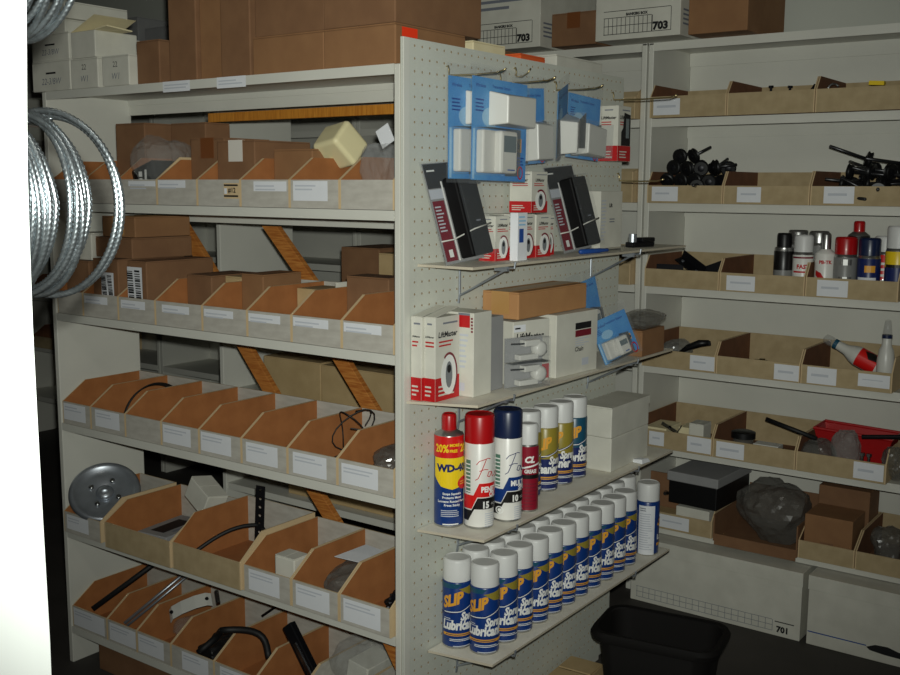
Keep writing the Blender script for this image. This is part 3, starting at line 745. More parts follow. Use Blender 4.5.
# ================================================================ lowest shelf
z = SZ[5]+.006
tag(MB().tube([(-1.165, .030, z+.050), (-1.095, .19, z+.150), (-1.02, .282, z+.215)], .0085, 8).build('black_rod', 'black_rubber', smooth=True), 'black rod leaning from the far bin of the lowest gondola shelf', 'rod')
m = MB().tube([(-1.048, .05, z+.030), (-.995, .18, z+.120), (-.955, .29, z+.192)], .005, 8).tube([(-1.036, .05, z+.026), (-.983, .18, z+.114), (-.944, .29, z+.186)], .004, 8)
tag(m.build('metal_rods', 'zinc', smooth=True), 'two thin grey metal rods lying beside the black rod', 'rod')
tag(crumple('fittings_bag', 'poly_clear', (.09, .12, .075), 41, None, (-.990, .185, z), amp=.4), 'clear bag of fittings in the second bin of the lowest shelf', 'bag')
t = thing('hinge_bracket', 'white curved metal bracket lying over the lowest-shelf bin', 'bracket', (-.835, .115, z+.105), (R(38), R(-20), R(42)))
m = MB(); pr = [(-.062, 0), (-.05, .014), (-.02, .022), (.02, .024), (.05, .018), (.062, .006)]
top = [(a, b+.003) for a, b in pr]; m.prism(pr+top[::-1], 'y', -.02, .02); m.build('bracket_plate', 'white_plastic', t, bevel=.001)
for a in (-.05, .052): MB().lathe([(.005, 0), (.005, .004)], 10).build('bolt', 'black_metal', t, loc=(a, 0, .018))
MB().tube([(.078, -.02, .008), (.078, .02, .008)], .006, 8).build('knuckle', 'steel', t)
tag(crumple('bracket_bag', 'poly_clear', (.11, .16, .07), 45, None, (-.855, .16, z), amp=.4), 'clear bag under the white bracket on the lowest shelf', 'bag')
m = MB().tube([(-.70+.17*i/20, .02+.02*math.sin(i*.5)+.1*(i/20), z+.050+.075*math.sin(PI*i/20)) for i in range(21)], .009, 9)
tag(m.build('rubber_hose', 'black_rubber', smooth=True), 'black rubber hose drooping across the lowest-shelf bins', 'hose')
tag(MB().tube([(-.67, .22, z+.09), (-.60, .26, z+.15), (-.50, .285, z+.225)], .0035, 6).build('thin_rod', 'black_metal', smooth=True), 'thin black rod slanting up behind the lowest-shelf bins', 'rod')
tag(crumple('black_cable_heap', 'black_rubber', (.11, .18, .07), 51, None, (-.70, .13, z), amp=.5, freq=3), 'heap of black cable in the lowest-shelf bin', 'cable')
t = thing('rail_section', 'black and silver rail end leaning in the lowest-shelf bin', 'rail', (-.352, .10, z+.040), (R(-8), R(-40), R(8)))
MB().box(-.016, .016, -.010, .010, 0, .16).build('rail_body', 'black_metal', t, bevel=.002)
MB().box(-.006, .004, -.0125, -.0102, .004, .11).build('silver_edge', 'steel', t)
t = thing('bagged_motor', 'large clear bag of boxed parts in the white-lined bin of the lowest shelf', 'bag', (-.245, .16, z))
crumple('bag_film', 'poly_clear', (.125, .19, .19), 61, t, amp=.34)
o = MB().box(-.032, .032, -.05, .05, .02, .12).build('white_carton', 'carton_white', t, rot=(0, R(9), 0), bevel=.002)
tag(crumple('clear_parts_bag', 'poly_clear', (.12, .18, .13), 66, None, (-.098, .15, z), amp=.4), 'clear bag in the lowest-shelf bin against the end panel', 'bag')
carton('brown carton on the floor under the lowest gondola shelf', -1.13, -.80, .02, .28, FZ+.0006, FZ+.086, 'carton')
# ================================================================ pegboard shelves
AIS = PI/2          # things on the pegboard face the aisle (+x)
def peg_shelf(label, z, y0, y1, xp, brs=(.195, .80), skew=.0):
    t = thing('pegboard_shelf', label, 'shelf', (0, y0, z), 0, 'board shelves on the pegboard')
    MB().prism([(.004, 0), (xp, skew), (xp, y1-y0), (.004, y1-y0)], 'z', -.0055, 0, [1, 0, 1, 1, 1, 1]).build('shelf_board', ['shelf_board', 'board_edge'], t)
    for yb in brs:
        y = yb-y0
        b = MB().tube([(.006, y, -.0065), (.006, y, -.075), (.003, y, -.095)], .0028, 8)
        b.tube([(.006, y, -.078), (.03, y, -.066), (xp-.012, y, -.011), (xp+.004, y, -.010), (xp+.006, y, .003)], .0028, 8)
        b.box(xp-.045, xp-.012, y-.005, y+.005, -.018, -.0058)
        b.build('bracket', 'zinc', t, smooth=False)
    return t
peg_shelf('topmost of the four boards on the pegboard, black clamshell packs standing on it', 1.2455, .045, 1.10, .145)
peg_shelf('second pegboard board from above, white and red cartons and a brown carton on it', .9588, .008, 1.03, .148, skew=.055)
peg_shelf('third pegboard board from above, mixed red, navy and white capped cans on it', .6686, .045, 1.03, .160, skew=.028)
peg_shelf('lowest pegboard board, covered with two rows of blue white-capped cans', .376, .085, 1.03, .160, skew=.026)

# ---------------------------------------------------------------- peg hooks
def hook(label, y, z, ln, tip=.006):
    t = thing('peg_hook', label, 'hook', (0.0005, y, z), AIS, 'wire hooks on the pegboard')
    MB().tube([(0, .004, .018), (0, -.004, .020), (0, -.006, .012), (0, -.006, 0), (0, -ln*.5, -.002), (0, -ln+.022, -.001), (0, -ln+.008, tip*.4), (0, -ln, tip)], .002, 8).build('wire_arm', 'brass_wire', t, smooth=True)
    return t
hook('wire peg hook carrying the two blue sensor packs by the gondola post', .150, 1.640, .150)
hook('second wire peg hook from the post, above the tilted blue packs', .350, 1.640, .150)
hook('short wire peg hook with an upturned tip above the tilted sensor pack', .415, 1.660, .045, .016)
hook('wire peg hook above the square blue pack in the middle of the pegboard', .600, 1.643, .135)
hook('long bare wire peg hook at the far edge of the pegboard', .905, 1.640, .190)
hook('low wire peg hook poking out at the far edge of the pegboard', .95, 1.425, .14, .004)

# ---------------------------------------------------------------- blue sensor blister packs
def blister(label, loc, rot, w=.205, h=.205, kind='pair', group='blue sensor packs on the pegboard hooks'):
    """card in its local xz plane facing -y; hangs from its top edge (origin = hang hole)"""
    t = thing('blister_pack', label, 'package', loc, rot, group)
    x0, x1, z1 = -w/2, w/2, -.018; z0 = z1-h
    MB().box(x0, x1, -.001, 0, z0, z1).build('card', 'print_sky', t, bevel=0)
    it = [('p', ell(x0+w*.33, z0+h*.62, w*.16, h*.10), 'print_lightblue'), ('p', ell(x0+w*.2, z0+h*.42, w*.10, h*.06), 'print_lightblue'),
          ('r', x0+w*.01, z0+.002, x0+w*.05, z0+h*.5, 'print_lightblue'), ('t', x0+.010, z1-.020, .010, 'Wireless', 'print_blue', {'bold': .02}), ('t', x0+w*.34, z1-.018, .0085, 'Transmitter System', 'print_blue', {'bold': .02}),
          ('l', x0+.010, z0+h*.66, x0+w*.22, z0+h*.80, 4, 'print_blue'), ('r', x0+w*.74, z0+h*.30, x0+w*.90, z0+h*.44, 'can_orange'), ('p', ell(x0+w*.82, z0+h*.36, .010, .007), 'print_black'),
          ('l', x0+w*.72, z0+h*.16, x0+w*.95, z0+h*.26, 3, 'print_blue'), ('o', x0+w*.88, z0+h*.09, .011, .014, .003, 'print_red')]
    artwork('card_lettering', it, t, Matrix.Translation((0, -.001, 0)))
    # clear shell: flange with a hang tab round the hook hole, and two blisters
    m = MB(); f0, f1, g0, g1 = x0-.008, x1+.008, z0-.008, z1+.002
    m.box(f0, f1, -.0024, -.0018, g0, g1)
    m.box(f0, -.006, -.0024, -.0018, g1, g1+.024).box(.006, f1, -.0024, -.0018, g1, g1+.024).box(-.006, .006, -.0024, -.0018, .006, g1+.024)
    m.build('clear_shell', 'film', t)
    if kind in ('pair', 'upper'):
        u = MB(); ux0, ux1, uz0, uz1 = (x0+w*.28, x0+w*.94, z0+h*.54, z0+h*.88)
        u.add([(ux0, -.001, uz0), (ux1, -.001, uz0), (ux1, -.001, uz1), (ux0, -.001, uz1), (ux0+.012, -.042, uz0+.004), (ux1-.002, -.034, uz0+.002), (ux1-.002, -.034, uz1-.006), (ux0+.012, -.042, uz1-.010)],
              [(4, 5, 6, 7), (0, 1, 5, 4), (1, 2, 6, 5), (2, 3, 7, 6), (3, 0, 4, 7), (0, 3, 2, 1)])
        u.build('receiver_box', 'white_plastic', t, bevel=.003)
    if kind == 'box':
        bx0, bx1, bz0, bz1 = x0+w*.14, x0+w*.90, z0+h*.04, z0+h*.56
        MB().add([(bx0, -.001, bz0), (bx1, -.001, bz0), (bx1, -.001, bz1), (bx0, -.001, bz1), (bx0+.010, -.044, bz0+.004), (bx1-.006, -.036, bz0+.002), (bx1-.006, -.036, bz1-.010), (bx0+.010, -.044, bz1-.004)],
              [(4, 5, 6, 7), (0, 1, 5, 4), (1, 2, 6, 5), (2, 3, 7, 6), (3, 0, 4, 7), (0, 3, 2, 1)]).build('receiver_box', 'white_plastic', t, bevel=.003)
        MB().box(bx0-.003, bx1+.003, -.048, -.0475, bz0-.003, bz1+.003).box(bx1+.003, bx1+.0035, -.048, -.003, bz0-.003, bz1+.003).box(bx0-.0035, bx0-.003, -.048, -.003, bz0-.003, bz1+.003).build('clear_shell', 'film', t)
    if kind in ('pair', 'lower'):
        l0, l1, m0, m1 = x0+w*.07, x0+w*.58, z0+h*.07, z0+h*.49
        MB().box(l0, l0+(l1-l0)*.45, -.020, -.001, m0, m1).build('sensor_base', 'white_plastic', t, bevel=.004)
        s = MB().box(l0+(l1-l0)*.40, l1, -.036, -.001, m0, m1).build('sensor_head', 'white_plastic', t, bevel=.006)
        artwork('sensor_window', [('r', l0+(l1-l0)*.48, m0+(m1-m0)*.50, l1-.008, m1-.010, 'window_grey'), ('r', l0+(l1-l0)*.62, m0+.006, l1-.012, m0+.0085, 'print_blue')], s, Matrix.Translation((0, -.0362, 0)))
        c = MB().box(l0-.004, l1+.004, -.0395, -.039, m0-.004, m1+.004)
        for q in ((l0-.0045, l0-.004), (l1+.004, l1+.0045)): c.box(q[0], q[1], -.039, -.002, m0-.004, m1+.004)
        c.box(l0-.004, l1+.004, -.039, -.002, m0-.0045, m0-.004).box(l0-.004, l1+.004, -.039, -.002, m1+.004, m1+.0045)
        c.build('clear_shell', 'film', t)
    return t
blister('blue card sensor pack in front on the first hook, its window sensor in full view', (.130, .162, 1.642), (0, R(1), AIS))
blister('blue card sensor pack hanging behind the front one on the first hook', (.078, .152, 1.646), (0, R(0), AIS))
blister('blue pack on the second hook, half hidden by the front sensor pack', (.098, .322, 1.640), (0, R(-4), AIS), w=.125, h=.165, kind='box')
blister('sensor pack turned edge-on and tilted beside the second hook', (.122, .432, 1.648), (R(3), R(-13), R(110)), w=.13, h=.150, kind='box')
blister('square blue pack with a white box under the middle hook', (.092, .590, 1.642), (0, R(3), R(88)), w=.150, h=.150, kind='box')

# ---------------------------------------------------------------- white and red retail cartons
def redbox(label, x0, x1, y0, y1, z0, z1, style='oval', group=None, rot=0., hang=False):
    """white carton with a red foot; artwork on the end (-y) and aisle (+x) faces"""
    o = MB().box(x0, x1, y0, y1, 0, z1-z0)
    w, d, h = x1-x0, y1-y0, z1-z0
    o = MB().box(-w/2, w/2, -d/2, d/2, 0, h).build('retail_box', 'carton_white', None, ((x0+x1)/2, (y0+y1)/2, z0), (0, 0, rot), bevel=.0012)
    tag(o, label, 'box', group)
    def face(fw, oval):
        a = -fw/2
        it = [('r', a, .0005, a+fw, h*.28, 'print_red'), ('t', 0, h*.76, min(fw*.19, h*.1), 'LiftMaster', 'print_black', {'align': 'CENTER', 'bold': .03, 'shear': .15}),
              ('l', a+fw*.14, h*.64, a+fw*.9, h*.73, 2, 'print_red'), ('l', a+fw*.3, h*.90, a+fw*.95, h*.95, 1, 'print_grey'), ('l', a+fw*.12, h*.05, a+fw*.8, h*.20, 3, 'carton_white')]
        if oval:
            it += [('e', a+fw*.55, h*.30, fw*.33, h*.24, 'print_white'), ('o', a+fw*.55, h*.30, fw*.36, h*.27, fw*.06, 'print_darkred', -1.0, 2.2), ('e', a+fw*.55, h*.30, fw*.14, h*.16, 'grey_plastic'), ('e', a+fw*.55, h*.37, fw*.08, h*.05, 'print_black')]
        return it
    artwork('end_lettering', face(w, style == 'oval2'), o, Matrix.Translation((0, -d/2, 0)))
    artwork('front_lettering', face(d, style in ('oval', 'oval2')), o, face_x(w/2))
    return o
zA = 1.2461; G = 'white and red remote cartons on the topmost board'
redbox('white and red remote carton beside the first black clamshell, mostly behind it', .050, .092, .205, .262, zA, zA+.098, group=G)
o = MB().box(-.010, .010, -.020, .020, 0, .105).build('slim_box', 'label_paper', None, (.112, .268, zA), bevel=.001)
tag(o, 'slim pale blue box standing on end in front of the red remote cartons', 'box')
artwork('box_print', [('r', -.014, .04, .004, .07, 'print_blue'), ('l', -.016, .075, .014, .1, 3, 'print_lightblue')], o, face_x(.010))
redbox('white and red remote carton just behind the slim pale blue box', .048, .092, .305, .368, zA, zA+.100, group=G)
redbox('white and red remote carton with an oval ring, directly under the upper carton', .048, .092, .374, .440, zA, zA+.098, group=G)
redbox('white and red remote carton against the second black clamshell', .030, .072, .446, .490, zA, zA+.094, group=G)
redbox('white remote carton at the pegboard, behind the slim pale blue box', .006, .045, .25, .312, zA, zA+.100, 'plain', group=G)
redbox('white remote carton at the pegboard, under the upper carton', .006, .045, .318, .380, zA, zA+.100, 'plain', group=G)
redbox('upper white and red remote carton, lying on top of the others on the topmost board', .012, .072, .384, .455, zA+.1012, zA+.196, group=G)
o = redbox('white and red remote carton hanging alone at the far end of the hooks', .022, .078, .795, .868, 1.474, 1.616, 'window')
artwork('window', [('p', [(-.022, .04), (.030, .04), (.030, .12), (-.006, .125), (-.012, .085), (-.022, .075)], 'print_black'), ('r', .004, .06, .022, .11, 'window_grey')], o, face_x(.0298))
o = MB().box(-.018, .018, -.062, .062, 0, .150).build('instruction_packet', 'carton_white', None, (.022, .845, zA), bevel=.001)
tag(o, 'white printed packet standing upright at the far end of the topmost board', 'package')
artwork('packet_print', [('l', -.058, .02, -.030, .13, 12, 'print_faint'), ('t', -.015, .108, .014, 'Lift', 'print_black', {'bold': .04}), ('l', -.012, .066, .03, .08, 2, 'print_grey')], o, face_x(.0182))

def clamshell(label, loc, rot):
    """leaning clear clamshell: printed insert and a black device; local xz plane facing -y, origin at bottom centre"""
    t = thing('clamshell_pack', label, 'package', loc, rot, 'black clamshell packs on the topmost board')
    w, h = .152, .222
    MB().box(-w/2+.008, w/2-.006, -.001, 0, .004, h-.004).build('insert_card', 'carton_grey', t)
    artwork('card_lettering', [('r', -w/2+.010, h*.74, w/2-.008, h-.006, 'print_black'), ('r', -w/2+.018, h*.90, -w/2+.045, h*.915, 'print_white'), ('r', -w/2+.010, h*.64, -w/2+.058, h*.73, 'print_faint'),
                           ('r', -w/2+.012, .010, -w/2+.052, h*.62, 'print_darkred'), ('l', -w/2+.016, h*.32, -w/2+.044, h*.58, 8, 'print_faint'), ('r', -w/2+.026, .018, -w/2+.040, .034, 'print_white'),
                           ('r', w/2-.012, .012, w/2-.007, h*.62, 'print_darkred'), ('r', -w/2+.054, .008, -w/2+.0595, h*.80, 'print_white')], t, Matrix.Translation((0, -.001, 0)))
    d = MB().box(-w/2+.062, w/2-.014, -.036, -.0015, .010, h*.82).build('black_device', 'device_black', t, bevel=.004)
    MB().box(-w/2+.072, w/2-.022, -.040, -.036, h*.30, h*.72).build('device_cover', 'device_black', d, bevel=.002)
    artwork('device_badge', [('r', .018, h*.36, .034, h*.375, 'print_grey')], d, Matrix.Translation((0, -.0402, 0)))
    m = MB().box(-w/2, w/2, -.0020, -.0015, 0, h)
    m.box(-w/2+.0595, w/2-.011, -.0425, -.0420, .006, h*.84); m.box(-w/2+.0595, w/2-.011, -.042, -.002, h*.84, h*.843)
    m.build('clear_shell', 'film', t)
    MB().tube([(-w/2+.008, -.003, h*.24), (-w/2+.050, -.004, h*.24), (-w/2+.075, -.044, h*.29), (w/2-.012, -.044, h*.32)], .0016, 6).build('wire_tie', 'white_plastic', t, smooth=True)
    return t
clamshell('black device in a clear clamshell leaning on the pegboard beside the gondola post', (.078, .115, zA+.001), (R(-15), R(-4), AIS))
clamshell('black device in a clear clamshell leaning beyond the red remote cartons', (.074, .607, zA+.001), (R(-15), R(-4), AIS))
t = thing('hand_tool', 'dark metal hinge part lying at the far end of the topmost board', 'tool', (.085, .930, zA), R(75))
MB().box(-.045, .045, -.014, .014, 0, .014).box(-.012, .040, -.020, .006, .014, .026).build('tool_body', 'black_metal', t, bevel=.003)
MB().lathe([(.011, 0), (.011, .030)], 14).build('pivot', 'zinc', t, loc=(-.03, 0, .006))
t = thing('screwdriver', 'blue handled tool lying at the front edge of the topmost board', 'tool', (.122, .600, zA+.0062), R(82))
MB().lathe([(.003, -.06), (.006, -.055), (.006, .02), (.004, .045), (.0045, .055), (.002, .058)], 12, X=Matrix.Rotation(PI/2, 4, 'Y')).build('handle', 'print_blue', t, smooth=True)
MB().lathe([(.0022, .0), (.0022, .055)], 8, X=Matrix.Translation((.055, 0, 0)) @ Matrix.Rotation(PI/2, 4, 'Y')).build('blade', 'steel', t)

# ---------------------------------------------------------------- second board
zB = .9594; G = 'white and red keypad cartons on the second board'
def keybox(label, x0, x1, y0, y1, h, big):
    o = redbox(label, x0, x1, y0, y1, zB, zB+h, 'oval', group=G)
    w, d = x1-x0, y1-y0
    MB().add([(-w/2+.001, -d/2+.002, h), (w/2-.001, -d/2+.002, h), (w/2-.001, d/2, h+.016), (-w/2+.001, d/2, h+.016), (-w/2+.001, -d/2+.002, h+.001), (w/2-.001, -d/2+.002, h+.001), (w/2-.001, d/2, h+.017), (-w/2+.001, d/2, h+.017)],
             [(3, 2, 1, 0), (4, 5, 6, 7), (0, 1, 5, 4), (1, 2, 6, 5), (2, 3, 7, 6), (3, 0, 4, 7)]).build('top_flap', 'carton_white', o)
    return o
keybox('slim white and red keypad carton at the post end, against the pegboard', .004, .0315, .022, .112, .178, False)
keybox('slim white and red keypad carton with a big oval, second from the pegboard', .0325, .062, .030, .116, .178, True)
o = MB().box(-.042, .042, -.034, .034, 0, .182).build('retail_box', 'carton_white', None, (.054, .155, zB), bevel=.0012)
tag(o, 'white carton with a red block and grey header, next to the keypad cartons', 'box', G)
artwork('end_lettering', [('r', .002, .150, .032, .176, 'print_red'), ('r', .002, .176, .032, .181, 'print_grey')]+[('r', .035, .140+.007*i, .040, .144+.007*i, 'print_darkred') for i in range(5)]+[('l', .006, .06, .03, .14, 7, 'print_faint'), ('r', .0, .012, .020, .030, 'print_faint')], o, Matrix.Translation((0, -.034, 0)))
o = MB().box(-.036, .036, -.03, .03, 0, .165).build('grey_carton', 'carton_grey', None, (.050, .222, zB), bevel=.0015)
tag(o, 'plain grey wrapped carton between the keypad cartons and the clear accessory packs', 'box')
# big carton turned a little, two printed faces
ang = R(8)
o = MB().box(-.060, .060, -.090, .090, 0, .150).build('retail_box', 'carton_white', None, (.0685, .518, zB), (0, 0, R(-4)), bevel=.0015)
tag(o, 'large white opener carton with a dark red corner under the brown carton', 'box')
artwork('front_lettering', [('r', -.010, .108, .060, .124, 'print_black'), ('r', -.010, .090, .060, .106, 'print_darkred'), ('t', -.012, .055, .016, 'Chain', 'print_black', {'bold': .02, 'shear': .2}), ('l', -.010, .066, .05, .088, 4, 'print_faint'), ('r', .02, .018, .05, .036, 'print_faint')], o, face_x(.0602))
o2 = MB().box(-.045, .045, -.060, .060, 0, .146).build('retail_box', 'carton_white', None, (.0595, .352, zB), (0, 0, R(-12)), bevel=.0015)
tag(o2, 'white opener carton turned aside, red foot and bold lettering behind the clear packs', 'box')
artwork('front_lettering', [('r', -.058, .122, -.020, .138, 'label_paper'), ('l', -.054, .126, -.026, .135, 1, 'print_black'), ('t', -.006, .100, .026, 'LiftMaster', 'print_black', {'bold': .03, 'shear': .15, 'align': 'CENTER', 'sx': .85}), ('r', .024, .006, .060, .040, 'print_red'), ('l', .030, .062, .055, .09, 2, 'print_black')], o2, face_x(.0452))
def clearpack(label, loc, rz):
    t = thing('accessory_pack', label, 'package', loc, rz, 'clear accessory packs on the second board')
    m = MB().box(-.055, .055, -.016, .016, 0, .0006).box(-.055, .055, -.016, .016, .056, .0566).box(-.055, -.0544, -.016, .016, 0, .0566).box(.0544, .055, -.016, .016, 0, .0566).box(-.055, .055, -.0166, -.016, 0, .0566)
    m.build('clear_tray', 'film', t)
    MB().box(-.055, .055, .013, .0138, .001, .055).build('backing', 'carton_grey', t)
    MB().box(-.015, .030, -.010, .010, .036, .050).box(-.030, .025, -.010, .010, .006, .018).build('white_bracket', 'white_plastic', t, bevel=.002)
    MB().lathe([(.016, -.012), (.0175, -.008), (.0175, .008), (.012, .012), (.005, .013)], 20, X=Matrix.Translation((.034, 0, .028)) @ Matrix.Rotation(PI/2, 4, 'X')).build('sensor_eye', 'white_plastic', t, smooth=True)
    MB().tube([(-.052, -.006, .045), (-.015, -.006, .043)], .002, 6).build('pin', 'black_metal', t)
    return t
clearpack('upper clear accessory pack with white sensor parts in front of the large carton', (.126, .290, zB+.0585), R(72))
clearpack('lower clear accessory pack with white sensor parts, on the board edge', (.126, .290, zB+.001), R(72))
carton('long brown carton lying on top of the white cartons of the second board', .006, .104, .285, .600, zB+.1515, zB+.213, 'carton_light', tape='tape')
carton('small kraft carton at the far end of the second board under a grey bag', .098, .146, .835, .975, zB, zB+.070, 'carton_mid', flaps=True)
tag(crumple('grey_bag', 'poly_dark', (.10, .20, .048), 71, None, (.118, .905, zB+.0715), amp=.36), 'grey poly bag lying on the small kraft carton of the second board', 'bag')
def lean_blister(label, loc, rot, w, h):
    return blister(label, loc, rot, w, h, 'lower', 'blue sensor packs leaning on the second board')
lean_blister('blue sensor pack leaning against the large white carton, front one of two', (.094, .715, zB+.134), (R(-18), R(-14), R(74)), .130, .112)
lean_blister('blue sensor pack lying back above the front one on the second board', (.030, .700, zB+.222), (R(-8), R(-10), R(86)), .125, .150)

# ================================================================ spray cans
def can(name, label, x, y, z, r, h, bands, cap, art=None, dome='can_silver', caph=.050, capr=None, th0=0., group=None, collar=.012, cat='can'):
    """bands [(height fraction, material)] up the body; cap material"""
    t = thing(name, label, cat, (x, y, z), 0, group)
    hb = h-caph-.004
    mats = []
    def sl(k):
        if k not in mats: mats.append(k)
        return mats.index(k)
    pr = [(r-.003, 0, sl('can_silver')), (r, .003, sl('can_silver')), (r, .006, sl(bands[0][1]))]
    for i, (fr, k) in enumerate(bands):
        if i: pr[-1] = (r, bands[i-1][0]*hb, sl(k))
        pr.append((r, fr*hb, sl(k)))
    pr[-1] = (r, hb-collar, sl(dome)); cr = capr or r-.002
    pr += [(r-.001, hb-collar+.002, sl(dome)), (cr*.96 if capr is None else min(cr*1.25, r-.0006), hb, sl(dome)), (min(cr, r)*.7, hb+.006, sl(dome))]
    MB().lathe(pr, 32).build('can_body', mats, t, auto=R(40))
    z0 = hb-.001; z1 = h
    MB().lathe([(cr, z0), (cr, z1-.006), (cr-.0015, z1-.002), (cr-.004, z1), (cr-.006, z1-.0015), (.001, z1-.0015)], 32).build('cap', cap, t, auto=R(35))
    if art: artwork('label', art(r, hb), t, None, r, th0)
    return t
W = R
zC = .6692
def wd_art(r, h):
    a = R(80)*r
    return [('r', -a*2, h*.74, a*2, h*.955, 'can_red'), ('t', -.040, h*.80, .024, '20%', 'can_yellow', {'bold': .03, 'sx': .8}), ('t', -.006, h*.86, .0085, 'MORE', 'can_yellow', {'bold': .04}), ('t', -.006, h*.80, .0085, 'FREE', 'can_yellow', {'bold': .04}), ('t', .019, h*.80, .024, '20%', 'can_yellow', {'bold': .03, 'sx': .8}),
            ('p', [(-.043, h*.74), (.043, h*.74), (.043, h*.54), (.025, h*.44), (.0, h*.41), (-.025, h*.44), (-.043, h*.54)], 'can_yellow'),
            ('t', 0, h*.60, .022, 'WD-40', 'can_navy', {'bold': .06, 'align': 'CENTER', 'sx': 1.0}), ('e', .030, h*.47, .018, .014, 'can_red'), ('l', .018, h*.45, .042, h*.50, 2, 'can_orange'),
            ('t', 0, h*.355, .0072, 'Stops Squeaks', 'print_white', {'align': 'CENTER', 'bold': .03}), ('t', 0, h*.315, .0072, 'Protects Metal', 'print_white', {'align': 'CENTER', 'bold': .03}), ('t', 0, h*.275, .0072, 'Loosens Rusted Parts', 'print_white', {'align': 'CENTER', 'bold': .03}), ('t', 0, h*.235, .0072, 'Frees Sticky', 'print_white', {'align': 'CENTER', 'bold': .03}),
            ('l', -.024, h*.12, .026, h*.20, 4, 'print_faint'), ('l', -.02, h*.03, .024, h*.06, 1, 'print_white')]
FC = math.atan2(CAM.y-.15, CAM.x-.05)       # direction from the cans towards the aisle end
can('spray_can', 'blue and yellow spray can with a narrow red cap on the third board', .036, .116, zC, .0325, .250, [(.74, 'can_blue'), (1., 'can_red')], 'cap_red', wd_art, caph=.034, capr=.0165, th0=FC+R(14), collar=.008)
def fl_art(col, txt1, txt2, oz, circ):
    def f(r, h):
        it = [('r', -.040, h*.42, -.026, h*.80, 'print_green')]+[('r', -.040, h*(.43+.045*i), -.026, h*(.445+.045*i), 'print_white') for i in range(8)]
        it += [('p', [(-.046, h*.24), (-.022, h*.24), (-.010, h*.38), (.046, h*.38), (.046, h*.54), (-.006, h*.54), (-.018, h*.40), (-.046, h*.40)], col),
               ('p', [(-.046, h*.10), (-.030, h*.10), (-.016, h*.24), (.046, h*.24), (.046, h*.37), (-.009, h*.37), (-.022, h*.225), (-.046, h*.225)], 'can_black'),
               ('t', -.002, h*.44, .0165, txt1, 'print_white', {'bold': .05, 'sx': .8}), ('t', .016, h*.383, .0150, txt2, 'print_white', {'bold': .05, 'sx': .8}), ('t', .0, h*.255, .020, oz, 'print_white', {'bold': .05, 'sx': .8}), ('t', .021, h*.285, .007, 'OZ', 'print_white', {}),
               ('l', .006, h*.03, .04, h*.20, 7, 'print_faint')]
        # brush script
        c = 'print_red' if col == 'can_red' else 'can_navy'
        def stroke(pts, wd=.0016):
            for (x0, y0), (x1, y1) in zip(pts, pts[1:]):
                dx, dy = x1-x0, y1-y0; L = math.hypot(dx, dy); nx, ny = -dy/L*wd/2, dx/L*wd/2
                it.append(('p', [(x0+nx, h*.56+y0+ny), (x0-nx, h*.56+y0-ny), (x1-nx, h*.56+y1-ny), (x1+nx, h*.56+y1+ny)], c))
        stroke([(-.012, .038), (-.006, .046), (.012, .052), (.018, .050)]); stroke([(.008, .050), (.002, .034), (-.008, .008), (-.014, .004)]); stroke([(-.006, .024), (.004, .028), (.012, .027)])
        stroke([(.020, .022), (.013, .022), (.010, .013), (.015, .011), (.020, .022), (.021, .011), (.026, .015)]); stroke([(.034, .023), (.028, .020), (.033, .014), (.027, .010)]); stroke([(.036, .012), (.044, .040)])
        if circ: it.append(('o', -.024, h*.155, .0085, .0085, .0022, 'print_white'))
        if circ: it.append(('e', -.024, h*.155, .004, .004, 'print_white'))
        return it
    return f
can('spray_can', 'white and red spray can with a wide red cap on the third board', .095, .148, zC, .0325, .252, [(1., 'can_white')], 'cap_red', fl_art('can_red', 'PENETR', 'OIL', '15', False), caph=.056, capr=.0325, th0=FC+R(10), dome='cap_red', collar=.002)
can('spray_can', 'white and blue spray can with a wide navy cap on the third board', .118, .226, zC, .0325, .252, [(1., 'can_white')], 'cap_navy', fl_art('can_blue', 'MULTI', 'SPRAY', '10', True), caph=.056, capr=.0325, th0=FC+R(14), dome='cap_navy', collar=.002)
def sm_art(r, h):
    return [('r', -.036, h*.55, .036, h*.97, 'can_crimson'), ('t', -.014, h*.74, .020, 'CL', 'print_white', {'bold': .05, 'shear': .3}), ('r', -.036, h*.50, .036, h*.56, 'can_black'), ('t', -.013, h*.585, .012, 'GREASE', 'print_white', {'bold': .04, 'sx': .7}), ('p', [(-.036, h*.62), (.036, h*.72), (.036, h*.745), (-.036, h*.645)], 'print_white'), ('l', -.016, h*.05, .02, h*.45, 8, 'print_darkred')]
can('spray_can', 'slim dark red spray can half hidden behind the navy-capped one', .120, .308, zC, .0255, .205, [(.55, 'can_crimson'), (1., 'can_grey')], 'cap_white', sm_art, caph=.042, th0=FC+R(10))
